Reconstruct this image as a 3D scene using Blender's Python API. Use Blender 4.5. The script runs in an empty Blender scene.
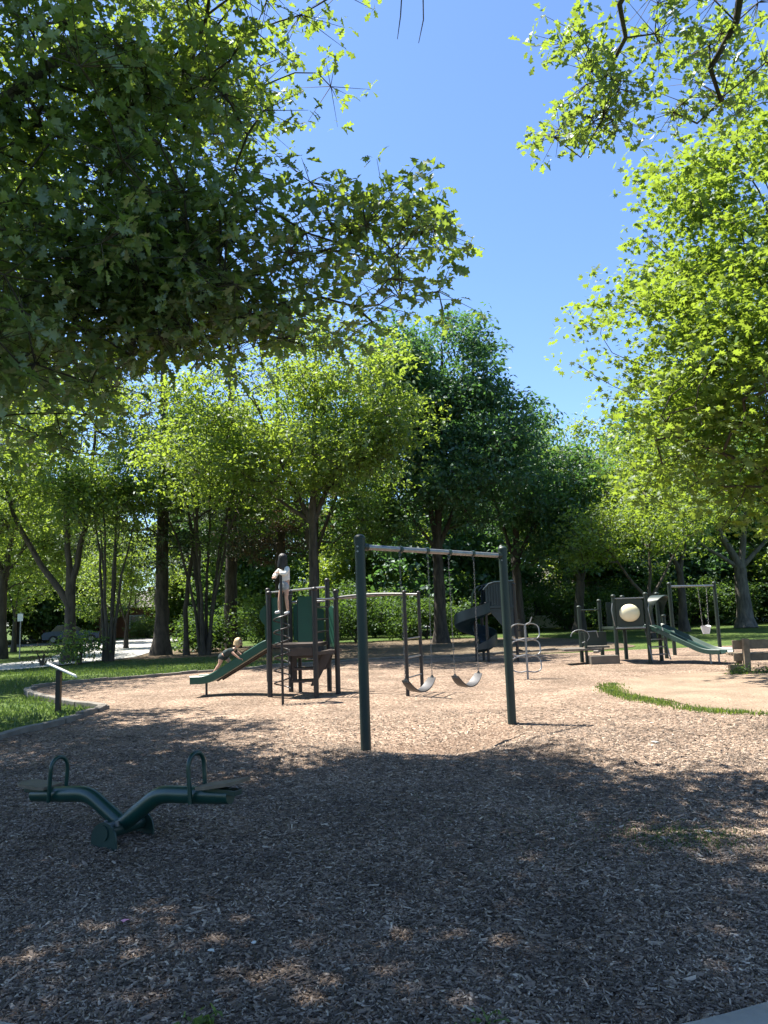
import bpy, bmesh, math, random
import numpy as np
from mathutils import Vector, Matrix
R = math.radians
SC = bpy.context.scene
COL = SC.collection
random.seed(7)
# ---------------------------------------------------------------- camera
F_PX, EYE, PITCH, ROLL = 740.0, 1.6, R(7.7), R(2.0)
cam_d = bpy.data.cameras.new("camera"); cam = bpy.data.objects.new("camera", cam_d); COL.objects.link(cam)
_f = Vector((0, math.cos(PITCH), math.sin(PITCH))); _u0 = Vector((0, -math.sin(PITCH), math.cos(PITCH))); _r0 = Vector((1, 0, 0))
_up = _u0*math.cos(ROLL) + _r0*math.sin(ROLL); _rt = _r0*math.cos(ROLL) - _u0*math.sin(ROLL)
m = Matrix((( _rt.x, _up.x, -_f.x, 0), (_rt.y, _up.y, -_f.y, 0), (_rt.z, _up.z, -_f.z, EYE), (0, 0, 0, 1)))
cam.matrix_world = m
cam_d.sensor_fit = 'VERTICAL'; cam_d.sensor_height = 36; cam_d.lens = 36*F_PX/1024
cam_d.clip_end = 3000; cam_d.clip_start = 0.05
SC.camera = cam
SC.render.resolution_x = 768; SC.render.resolution_y = 1024
# ---------------------------------------------------------------- world, sun, exposure
SUN_EL, SUN_AZ = 66.0, -61.0        # azimuth clockwise from +Y
w = bpy.data.worlds.new("World"); SC.world = w; w.use_nodes = True
nt = w.node_tree; nt.nodes.clear()
sky = nt.nodes.new('ShaderNodeTexSky'); sky.sky_type = 'NISHITA'; sky.sun_disc = False
sky.sun_elevation = R(SUN_EL); sky.sun_rotation = R(SUN_AZ); sky.air_density = 1.0; sky.dust_density = 0.4; sky.ozone_density = 1.7
bg = nt.nodes.new('ShaderNodeBackground'); bg.inputs[1].default_value = 0.09
wo = nt.nodes.new('ShaderNodeOutputWorld')
tint = nt.nodes.new('ShaderNodeMixRGB'); tint.blend_type = 'MULTIPLY'; tint.inputs[0].default_value = 1; tint.inputs[2].default_value = (.70, .82, 1.0, 1)
nt.links.new(sky.outputs[0], tint.inputs[1]); nt.links.new(tint.outputs[0], bg.inputs[0]); nt.links.new(bg.outputs[0], wo.inputs[0])
sl = bpy.data.lights.new("sun", 'SUN'); sl.energy = 5.0; sl.angle = R(0.53); sl.color = (1.0, 0.95, 0.86)
sun = bpy.data.objects.new("sun", sl); COL.objects.link(sun)
sd = Vector((math.cos(R(SUN_EL))*math.sin(R(SUN_AZ)), math.cos(R(SUN_EL))*math.cos(R(SUN_AZ)), math.sin(R(SUN_EL))))
sun.rotation_euler = sd.to_track_quat('Z', 'Y').to_euler(); sun.location = sd*60
vs = SC.view_settings; vs.view_transform = 'Standard'; vs.look = 'None'; vs.exposure = 1.62; vs.gamma = 1
# ---------------------------------------------------------------- helpers
def at(px, py, Y):
    d = _f*F_PX + _rt*(px-384) + _up*(512-py)
    return Vector((0, 0, EYE)) + d*(Y/d.y)
def tag(o, label=None, cat=None, group=None, kind=None):
    if label: o['label'] = label
    if cat: o['category'] = cat
    if group: o['group'] = group
    if kind: o['kind'] = kind
    return o
def empty(name, loc, label, cat, group=None, rz=0):
    o = bpy.data.objects.new(name, None); COL.objects.link(o); o.location = loc; o.rotation_euler = (0, 0, rz)
    o.empty_display_size = .2
    return tag(o, label, cat, group)
def link(name, me, mat, parent=None, smooth=False):
    """me is in WORLD coordinates; parts are shifted into the frame of their thing"""
    o = bpy.data.objects.new(name, me); COL.objects.link(o)
    if mat is not None:
        for mm in (mat if isinstance(mat, (list, tuple)) else [mat]): me.materials.append(mm)
    if smooth:
        me.polygons.foreach_set('use_smooth', np.ones(len(me.polygons), dtype=bool))
    if parent is not None:
        o.parent = parent
        q, off = parent, Vector((0, 0, 0))
        while q is not None: off += q.location; q = q.parent
        o.location = -off
    return o
def np_mesh(V, F):
    V = np.ascontiguousarray(V, dtype=np.float32); me = bpy.data.meshes.new('m')
    me.vertices.add(len(V)); me.vertices.foreach_set('co', V.ravel())
    F = [np.asarray(f, dtype=np.int32) for f in (F if isinstance(F, list) else [F]) if len(f)]
    if F:
        me.loops.add(sum(f.size for f in F)); me.loops.foreach_set('vertex_index', np.concatenate([f.ravel() for f in F]))
        tot = np.concatenate([np.full(len(f), f.shape[1], dtype=np.int32) for f in F])
        me.polygons.add(len(tot)); st = np.concatenate([[0], np.cumsum(tot)[:-1]]).astype(np.int32)
        me.polygons.foreach_set('loop_start', st)
        try: me.polygons.foreach_set('loop_total', tot)
        except Exception: pass
    me.update(calc_edges=True); me.validate()
    return me
class MB:
    def __init__(s): s.v = []; s.f = []
    def add(s, v, f):
        b = len(s.v); s.v += [tuple(q) for q in v]; s.f += [tuple(b+i for i in k) for k in f]; return s
    def box(s, c, size, rot=None, bev=0.0):
        bm = bmesh.new(); bmesh.ops.create_cube(bm, size=1)
        bmesh.ops.scale(bm, vec=Vector(size), verts=bm.verts)
        if bev: bmesh.ops.bevel(bm, geom=bm.edges[:], offset=bev, segments=2, affect='EDGES', profile=.6)
        M = Matrix.Translation(Vector(c)) @ (rot.to_4x4() if rot is not None else Matrix())
        bm.verts.index_update()
        s.add([M @ v.co for v in bm.verts], [[v.index for v in f.verts] for f in bm.faces]); bm.free(); return s
    def tube(s, pts, r, n=10, cap=True, closed=False, flat=None):
        pts = [Vector(p) for p in pts]; N = len(pts); rr = r if isinstance(r, (list, tuple)) else [r]*N
        base = len(s.v); ref = None
        for i, p in enumerate(pts):
            if closed: t = pts[(i+1) % N]-pts[i-1]
            else: t = pts[min(i+1, N-1)]-pts[max(i-1, 0)]
            t.normalize()
            if ref is None:
                ref = Vector((0, 0, 1)) if abs(t.z) < .9 else Vector((1, 0, 0))
            a = (ref - t*ref.dot(t)).normalized(); b = t.cross(a); ref = a
            fx, fy = flat if flat else (1, 1)
            for k in range(n):
                th = 2*math.pi*k/n
                s.v.append(tuple(p + a*(math.cos(th)*rr[i]*fx) + b*(math.sin(th)*rr[i]*fy)))
        for i in range(N if closed else N-1):
            j = (i+1) % N
            for k in range(n):
                k2 = (k+1) % n
                s.f.append((base+i*n+k, base+i*n+k2, base+j*n+k2, base+j*n+k))
        if cap and not closed:
            s.f.append(tuple(base+k for k in reversed(range(n)))); s.f.append(tuple(base+(N-1)*n+k for k in range(n)))
        return s
    def grid(s, rows, closed=False):
        b = len(s.v); nr, nc = len(rows), len(rows[0])
        for r_ in rows: s.v += [tuple(q) for q in r_]
        for i in range(nr-1):
            for j in range(nc-1 if not closed else nc):
                s.f.append((b+i*nc+j, b+i*nc+(j+1) % nc, b+(i+1)*nc+(j+1) % nc, b+(i+1)*nc+j))
        return s
    def prism(s, pts, d):
        """closed outline pts extruded by vector d"""
        n = len(pts); b = len(s.v); d = Vector(d)
        s.v += [tuple(p) for p in pts] + [tuple(Vector(p)+d) for p in pts]
        s.f.append(tuple(b+i for i in range(n))); s.f.append(tuple(b+n+i for i in reversed(range(n))))
        for i in range(n): s.f.append((b+i, b+n+i, b+n+(i+1) % n, b+(i+1) % n))
        return s
    def ball(s, c, r, sc=(1, 1, 1), seg=12, rings=8):
        c = Vector(c); rows = []
        for i in range(rings+1):
            ph = math.pi*i/rings
            rows.append([c+Vector((math.sin(ph)*math.cos(2*math.pi*k/seg)*r*sc[0], math.sin(ph)*math.sin(2*math.pi*k/seg)*r*sc[1], math.cos(ph)*r*sc[2])) for k in range(seg)])
        return s.grid(rows, closed=True)
    def build(s, name, mat, parent=None, smooth=False):
        me = bpy.data.meshes.new(name); me.from_pydata(s.v, [], s.f)
        bm = bmesh.new(); bm.from_mesh(me); bmesh.ops.remove_doubles(bm, verts=bm.verts, dist=1e-5)
        bmesh.ops.recalc_face_normals(bm, faces=bm.faces); bm.to_mesh(me); bm.free()
        o = link(name, me, mat, parent, smooth)
        if smooth:
            try: me.set_sharp_from_angle(angle=R(42))
            except Exception: pass
        return o
# ---------------------------------------------------------------- materials
def newmat(name):
    m_ = bpy.data.materials.new(name); m_.use_nodes = True; t = m_.node_tree; t.nodes.clear()
    return m_, t, t.nodes.new('ShaderNodeOutputMaterial')
def nd(t, kind, **kw):
    n = t.nodes.new(kind)
    for k, v in kw.items():
        if k.startswith('i_'):
            key = k[2:]; key = int(key) if key.isdigit() else key.replace('_', ' ')
            n.inputs[key].default_value = v
        else: setattr(n, k, v)
    return n
def ramp(t, stops, src, interp='LINEAR'):
    n = t.nodes.new('ShaderNodeValToRGB'); n.color_ramp.interpolation = interp
    e = n.color_ramp.elements
    while len(e) < len(stops): e.new(.5)
    for el, (p, c) in zip(e, stops): el.position = p; el.color = (c[0], c[1], c[2], 1)
    t.links.new(src, n.inputs[0]); return n
def simple(name, col, rough=.6, metal=0, var=.25, scale=6, bump=.15, spec=.5, dirt=None):
    m_, t, out = newmat(name)
    tc = nd(t, 'ShaderNodeTexCoord'); no = nd(t, 'ShaderNodeTexNoise', i_Scale=scale, i_Detail=6, i_Roughness=.65)
    t.links.new(tc.outputs['Object'], no.inputs['Vector'])
    lo = [c*(1-var) for c in col]; hi = [min(1, c*(1+var)) for c in col]
    st = [(.3, lo), (.7, hi)]
    if dirt: st = [(.25, dirt), (.42, lo), (.7, hi)]
    rp = ramp(t, st, no.outputs[0])
    p = nd(t, 'ShaderNodeBsdfPrincipled', i_Roughness=rough, i_Metallic=metal)
    p.inputs['Specular IOR Level'].default_value = spec
    t.links.new(rp.outputs[0], p.inputs['Base Color'])
    if bump:
        n2 = nd(t, 'ShaderNodeTexNoise', i_Scale=scale*12, i_Detail=4); t.links.new(tc.outputs['Object'], n2.inputs['Vector'])
        b = nd(t, 'ShaderNodeBump', i_Strength=bump, i_Distance=.004); t.links.new(n2.outputs[0], b.inputs['Height']); t.links.new(b.outputs[0], p.inputs['Normal'])
    t.links.new(p.outputs[0], out.inputs[0]); return m_
def leaf_mat(name, stops, trans=(.30, .42, .05), tw=.45, gloss=.07, rough=.55):
    m_, t, out = newmat(name)
    g = nd(t, 'ShaderNodeNewGeometry'); rp = ramp(t, stops, g.outputs['Random Per Island'])
    d = nd(t, 'ShaderNodeBsdfDiffuse'); t.links.new(rp.outputs[0], d.inputs[0])
    tr = nd(t, 'ShaderNodeBsdfTranslucent')
    mx = nd(t, 'ShaderNodeMixRGB', blend_type='MIX', i_0=.75); mx.inputs[2].default_value = (*trans, 1)
    t.links.new(rp.outputs[0], mx.inputs[1]); t.links.new(mx.outputs[0], tr.inputs[0])
    a = nd(t, 'ShaderNodeMixShader', i_0=tw); t.links.new(d.outputs[0], a.inputs[1]); t.links.new(tr.outputs[0], a.inputs[2])
    gl = nd(t, 'ShaderNodeBsdfGlossy', i_Roughness=rough); gl.inputs[0].default_value = (.9, .95, 1, 1)
    b = nd(t, 'ShaderNodeMixShader', i_0=gloss); t.links.new(a.outputs[0], b.inputs[1]); t.links.new(gl.outputs[0], b.inputs[2])
    t.links.new(b.outputs[0], out.inputs[0]); return m_
def bark_mat(name, lo, hi, sc=7):
    m_, t, out = newmat(name)
    tc = nd(t, 'ShaderNodeTexCoord'); mp = nd(t, 'ShaderNodeMapping'); mp.inputs['Scale'].default_value = (1, 1, .22)
    t.links.new(tc.outputs['Object'], mp.inputs[0])
    no = nd(t, 'ShaderNodeTexNoise', i_Scale=sc, i_Detail=7, i_Roughness=.7); t.links.new(mp.outputs[0], no.inputs['Vector'])
    rp = ramp(t, [(.35, lo), (.65, hi)], no.outputs[0])
    p = nd(t, 'ShaderNodeBsdfPrincipled', i_Roughness=.9); t.links.new(rp.outputs[0], p.inputs['Base Color'])
    b = nd(t, 'ShaderNodeBump', i_Strength=.8, i_Distance=.03); t.links.new(no.outputs[0], b.inputs['Height']); t.links.new(b.outputs[0], p.inputs['Normal'])
    t.links.new(p.outputs[0], out.inputs[0]); return m_
M = {}
M['oakleaf'] = leaf_mat('oak_leaf', [(0, (.024, .060, .018)), (.5, (.040, .090, .027)), (.9, (.065, .12, .035)), (1, (.12, .16, .045))], (.44, .60, .05), .46, .10)
M['maple'] = leaf_mat('maple_leaf', [(0, (.045, .088, .016)), (.5, (.075, .13, .020)), (1, (.13, .18, .03))], (.40, .54, .045), .48, .04)
M['ygreen'] = leaf_mat('yellow_green_leaf', [(0, (.042, .084, .016)), (.5, (.07, .124, .02)), (1, (.12, .17, .028))], (.42, .56, .05), .5, .05)
M['green'] = leaf_mat('green_leaf', [(0, (.03, .07, .018)), (.5, (.05, .105, .024)), (1, (.085, .15, .03))], (.30, .46, .045), .45, .035)
M['blue'] = leaf_mat('dark_flare_tint_leaf', [(0, (.022, .060, .026)), (.5, (.034, .088, .034)), (1, (.06, .12, .04))], (.16, .34, .06), .40, .05)  # slight blue of lens flare mixed into the leaf colour
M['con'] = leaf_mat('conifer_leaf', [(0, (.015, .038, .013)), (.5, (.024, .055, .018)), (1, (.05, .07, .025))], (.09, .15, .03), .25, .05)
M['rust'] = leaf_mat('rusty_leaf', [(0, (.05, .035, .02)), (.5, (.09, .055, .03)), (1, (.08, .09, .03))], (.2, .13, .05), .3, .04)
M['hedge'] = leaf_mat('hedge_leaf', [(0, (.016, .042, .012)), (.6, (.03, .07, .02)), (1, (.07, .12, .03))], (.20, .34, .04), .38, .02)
M['weed'] = leaf_mat('weed_leaf', [(0, (.06, .11, .02)), (1, (.12, .17, .04))], (.32, .44, .05), .4, .03)
M['grass'] = leaf_mat('grass_blade', [(0, (.028, .055, .012)), (.5, (.045, .085, .016)), (.9, (.065, .11, .022)), (1, (.16, .14, .06))], (.18, .28, .04), .4, .04)
M['bark'] = bark_mat('bark', (.022, .018, .014), (.085, .07, .055))
M['barkg'] = bark_mat('grey_bark', (.05, .045, .038), (.15, .135, .11))
M['gpost'] = simple('green_post_paint', (.008, .022, .016), .5, var=.18, spec=.5, bump=.08, scale=4)
M['bpost'] = simple('brown_post_paint', (.014, .011, .010), .45, var=.25)
M['panel'] = simple('green_plastic', (.004, .055, .035), .5, var=.15, scale=3, bump=.1)
M['slide'] = simple('green_slide_plastic', (.010, .065, .042), .35, var=.15, scale=3, bump=.05)
M['navy'] = simple('navy_plastic', (.005, .020, .028), .4, var=.2, scale=3)
M['olive'] = simple('olive_panel', (.014, .026, .018), .5, var=.15, scale=3)
M['galv'] = simple('galvanised_steel', (.26, .265, .27), .42, .75, var=.2, scale=14)
M['chain'] = simple('chain_steel', (.16, .155, .15), .45, .7, var=.3, scale=30)
M['rubber'] = simple('swing_rubber', (.045, .040, .038), .38, var=.3, scale=9)
M['deck'] = simple('brown_deck', (.05, .034, .026), .6, var=.25, scale=5)
M['seatw'] = simple('weathered_seat_board', (.13, .10, .068), .6, var=.25, scale=9)
M['teal'] = simple('green_seesaw_paint', (.005, .036, .028), .32, var=.15, scale=5, bump=.04)
M['dark'] = simple('dark_steel', (.012, .035, .028), .4, var=.3)
M['wood'] = simple('weathered_timber', (.19, .145, .095), .85, var=.35, scale=7, bump=.6)
M['conc'] = simple('concrete', (.30, .285, .26), .9, var=.18, scale=5, bump=.7)
M['timber'] = simple('edging_stone', (.17, .15, .125), .9, var=.3, scale=4, bump=.6)
M['white'] = simple('white_sign', (.75, .76, .74), .4, var=.06)
M['cream'] = simple('cream_bubble', (.78, .72, .50), .25, var=.06, scale=2, bump=0)
M['bucket'] = simple('pale_bucket_plastic', (.7, .72, .75), .35, var=.05)
M['skin'] = simple('skin', (.52, .31, .22), .55, var=.08, scale=9, bump=.05)
M['hairb'] = simple('black_hair', (.012, .009, .008), .45, var=.3, scale=60, bump=.8)
M['hairy'] = simple('blond_hair', (.50, .36, .20), .5, var=.25, scale=60, bump=.8)
M['shirtw'] = simple('white_cloth', (.70, .70, .68), .9, var=.06, scale=9, bump=.4)
M['shorts'] = simple('grey_shorts_cloth', (.33, .35, .38), .9, var=.3, scale=28, bump=.4)
M['dkcloth'] = simple('dark_cloth', (.025, .04, .04), .9, var=.4, scale=22, bump=.4)
M['shoe'] = simple('shoe', (.55, .56, .57), .6, var=.15)
M['brick'] = simple('red_brick', (.28, .11, .075), .9, var=.2, scale=9)
M['siding'] = simple('pale_siding', (.62, .60, .55), .8, var=.05)
M['roof'] = simple('roof_shingle', (.13, .12, .115), .9, var=.25, scale=8)
M['glass'] = simple('dark_window_glass', (.03, .04, .05), .08, var=.1, bump=0)
M['carb'] = simple('blue_car_paint', (.02, .045, .10), .22, .3, var=.05, bump=0)
M['tyre'] = simple('tyre_rubber', (.015, .015, .015), .8)
M['pink'] = simple('pink_petal', (.75, .32, .42), .7, var=.1)
M['pale'] = simple('pale_litter', (.55, .56, .52), .7, var=.1)
# ---------------------------------------------------------------- terrain height
PITS = [(.37, 9.62, .6, .20), (1.05, 10.26, .6, .20), (.7, 9.6, 1.5, .12), (-1.95, 14.0, .5, .04), (3.0, 15.6, .6, .04), (-4.2, 15.9, .6, .06)]
rs0 = np.random.RandomState(3)
WAV = [(rs0.uniform(.3, 1.6), rs0.uniform(0, 6.28), rs0.uniform(0, 6.28), rs0.uniform(.004, .010)) for _ in range(10)]
def H(x, y):
    x = np.asarray(x, float); y = np.asarray(y, float); z = np.zeros(np.broadcast(x, y).shape)
    for k, a, ph, am in WAV: z = z + am*np.sin(k*(x*math.cos(a)+y*math.sin(a))*2.2+ph)
    fade = np.clip((34-np.hypot(x, y))/10, 0, 1); z = z*fade
    for cx, cy, s, d in PITS: z = z - d*np.exp(-((x-cx)**2+(y-cy)**2)/(s*s))
    z = z + .07*np.exp(-((x-.0)**2+(y-8.3)**2)/1.2) + .05*np.exp(-((x-2.0)**2+(y-9.2)**2)/1.0) + .05*np.exp(-((x-.1)**2+(y-11.0)**2)/1.2)
    return z
def hz(x, y): return float(H(x, y))
MULCH = [(-1.66, 3.17), (0, 2.95), (1.42, 3.14), (4, 4.2), (7, 6.5), (10, 10), (12, 15), (14, 21), (14.2, 26.6), (10, 26.3), (7.2, 25.9), (2, 25.8), (-1.6, 25.2), (-5.6, 22.4), (-8.0, 20.6), (-9.0, 19.3), (-8.4, 17.6), (-6.6, 15.4), (-5.35, 14.1), (-5.2, 12.8), (-5.5, 10.75), (-5.2, 8), (-4.2, 5.0), (-2.9, 3.75)]
def smooth_poly(P, n=10):
    P = np.array(P, float); N = len(P); out = []
    for i in range(N):
        a, b, c, d = P[i-1], P[i], P[(i+1) % N], P[(i+2) % N]
        for k in range(n):
            t = k/n; out.append(.5*((2*b)+(-a+c)*t+(2*a-5*b+4*c-d)*t*t+(-a+3*b-3*c+d)*t**3))
    return np.array(out)
MP = smooth_poly(MULCH)
def inside(P, x, y):
    x = np.asarray(x); y = np.asarray(y); r_ = np.zeros(x.shape, bool); n = len(P)
    for i in range(n):
        x1, y1 = P[i]; x2, y2 = P[(i+1) % n]
        c = ((y1 > y) != (y2 > y)) & (x < (x2-x1)*(y-y1)/(y2-y1+1e-12)+x1); r_ ^= c
    return r_
def fan_sheet(P, c, n, lift, pw=1.0):
    """closed outline P filled from centre c with n rings, laid on the terrain"""
    P = np.array(P); k = len(P); V = [(c[0], c[1])]
    for i in range(1, n+1):
        t = (i/n)**pw; V += [tuple(np.array(c)+(p-np.array(c))*t) for p in P]
    V = np.array(V); Z = H(V[:, 0], V[:, 1])+lift
    tri = [[0, 1+j, 1+(j+1) % k] for j in range(k)]; q = []
    for i in range(n-1):
        b = 1+i*k
        for j in range(k): q.append([b+j, b+k+j, b+k+(j+1) % k, b+(j+1) % k])
    return np_mesh(np.column_stack([V, Z]), [np.array(tri), np.array(q)])
# ground materials
def ground_mat(name, stops, scale, bump, big, bscale=.35, chips=0.0, rough=.95):
    m_, t, out = newmat(name); tc = nd(t, 'ShaderNodeTexCoord')
    vo = nd(t, 'ShaderNodeTexVoronoi', i_Scale=scale, i_Randomness=1.0); 
    mp = nd(t, 'ShaderNodeMapping'); mp.inputs['Scale'].default_value = (1, 1.6, 1)
    nz = nd(t, 'ShaderNodeTexNoise', i_Scale=scale*.5, i_Detail=3)
    t.links.new(tc.outputs['Object'], nz.inputs['Vector'])
    ad = nd(t, 'ShaderNodeMixRGB', blend_type='ADD', i_0=.06); t.links.new(tc.outputs['Object'], ad.inputs[1]); t.links.new(nz.outputs[1], ad.inputs[2])
    t.links.new(ad.outputs[0], mp.inputs[0]); t.links.new(mp.outputs[0], vo.inputs['Vector'])
    sp = nd(t, 'ShaderNodeSeparateColor'); t.links.new(vo.outputs['Color'], sp.inputs[0])
    rp = ramp(t, stops, sp.outputs[0])
    n2 = nd(t, 'ShaderNodeTexNoise', i_Scale=bscale, i_Detail=6, i_Roughness=.6); t.links.new(tc.outputs['Object'], n2.inputs['Vector'])
    r2 = ramp(t, [(.34, big[0]), (.66, big[1])], n2.outputs[0])
    mx = nd(t, 'ShaderNodeMixRGB', blend_type='MULTIPLY', i_0=1.0); t.links.new(rp.outputs[0], mx.inputs[1]); t.links.new(r2.outputs[0], mx.inputs[2])
    p = nd(t, 'ShaderNodeBsdfPrincipled', i_Roughness=rough); t.links.new(mx.outputs[0], p.inputs['Base Color'])
    p.inputs['Specular IOR Level'].default_value = .15
    b = nd(t, 'ShaderNodeBump', i_Strength=bump, i_Distance=.02); t.links.new(vo.outputs['Color'], b.inputs['Height'])
    b2 = nd(t, 'ShaderNodeBump', i_Strength=.5, i_Distance=.05); n3 = nd(t, 'ShaderNodeTexNoise', i_Scale=5, i_Detail=5); t.links.new(tc.outputs['Object'], n3.inputs['Vector'])
    t.links.new(n3.outputs[0], b2.inputs['Height']); t.links.new(b.outputs[0], b2.inputs['Normal']); t.links.new(b2.outputs[0], p.inputs['Normal'])
    t.links.new(p.outputs[0], out.inputs[0]); return m_
CHIP = [(0, (.065, .048, .035)), (.3, (.165, .12, .088)), (.7, (.30, .22, .165)), (.93, (.40, .31, .24)), (1, (.52, .44, .35))]
M['mulch'] = ground_mat('wood_chip_mulch', CHIP, 34, .9, ((.66, .64, .62), (1.15, 1.1, 1.06)), .9)
M['lawn'] = ground_mat('lawn_grass', [(0, (.03, .055, .014)), (.6, (.065, .11, .024)), (1, (.12, .16, .045))], 22, 1.0, ((.75, .8, .8), (1.25, 1.15, 1.0)), .5)
M['dirt'] = ground_mat('packed_dirt', [(0, (.18, .135, .095)), (.5, (.25, .19, .14)), (1, (.32, .25, .185))], 55, .3, ((.72, .70, .68), (1.12, 1.08, 1.05)), 1.0)
M['litter'] = ground_mat('leaf_litter_soil', [(0, (.06, .045, .03)), (.5, (.14, .105, .075)), (1, (.26, .21, .15))], 20, .9, ((.7, .72, .68), (1.15, 1.1, 1.05)), .6)
M['soil'] = ground_mat('scuffed_soil_and_shade', [(0, (.09, .062, .044)), (.4, (.17, .12, .088)), (.8, (.25, .185, .138)), (1, (.38, .30, .235))], 42, .9, ((.8, .78, .76), (1.15, 1.1, 1.05)), 1.5)  # darker than the mulch: scuffed soil plus tree shade put into the colour
M['asph'] = ground_mat('road_asphalt', [(0, (.20, .20, .20)), (1, (.30, .295, .285))], 60, .2, ((.9, .9, .9), (1.08, 1.08, 1.08)), .3)
M['walk'] = ground_mat('pale_concrete_walk', [(0, (.40, .39, .365)), (1, (.52, .50, .47))], 70, .2, ((.88, .88, .88), (1.06, 1.05, 1.04)), .8)
def chip_mat():
    m_, t, out = newmat('wood_chip'); g = nd(t, 'ShaderNodeNewGeometry')
    rp = ramp(t, [(0, (.04, .03, .022)), (.4, (.14, .107, .082)), (.75, (.26, .20, .155)), (.93, (.38, .31, .25)), (1, (.58, .49, .39))], g.outputs['Random Per Island'])
    p = nd(t, 'ShaderNodeBsdfPrincipled', i_Roughness=.85); tc = nd(t, 'ShaderNodeTexCoord'); nz = nd(t, 'ShaderNodeTexNoise', i_Scale=.9, i_Detail=5, i_Roughness=.65); t.links.new(tc.outputs['Object'], nz.inputs['Vector'])
    r2 = ramp(t, [(.32, (.62, .60, .58)), (.68, (1.25, 1.22, 1.18))], nz.outputs[0]); mx = nd(t, 'ShaderNodeMixRGB', blend_type='MULTIPLY', i_0=1.0); t.links.new(rp.outputs[0], mx.inputs[1]); t.links.new(r2.outputs[0], mx.inputs[2]); t.links.new(mx.outputs[0], p.inputs['Base Color']); t.links.new(p.outputs[0], out.inputs[0]); return m_
M['chip'] = chip_mat()
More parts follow.
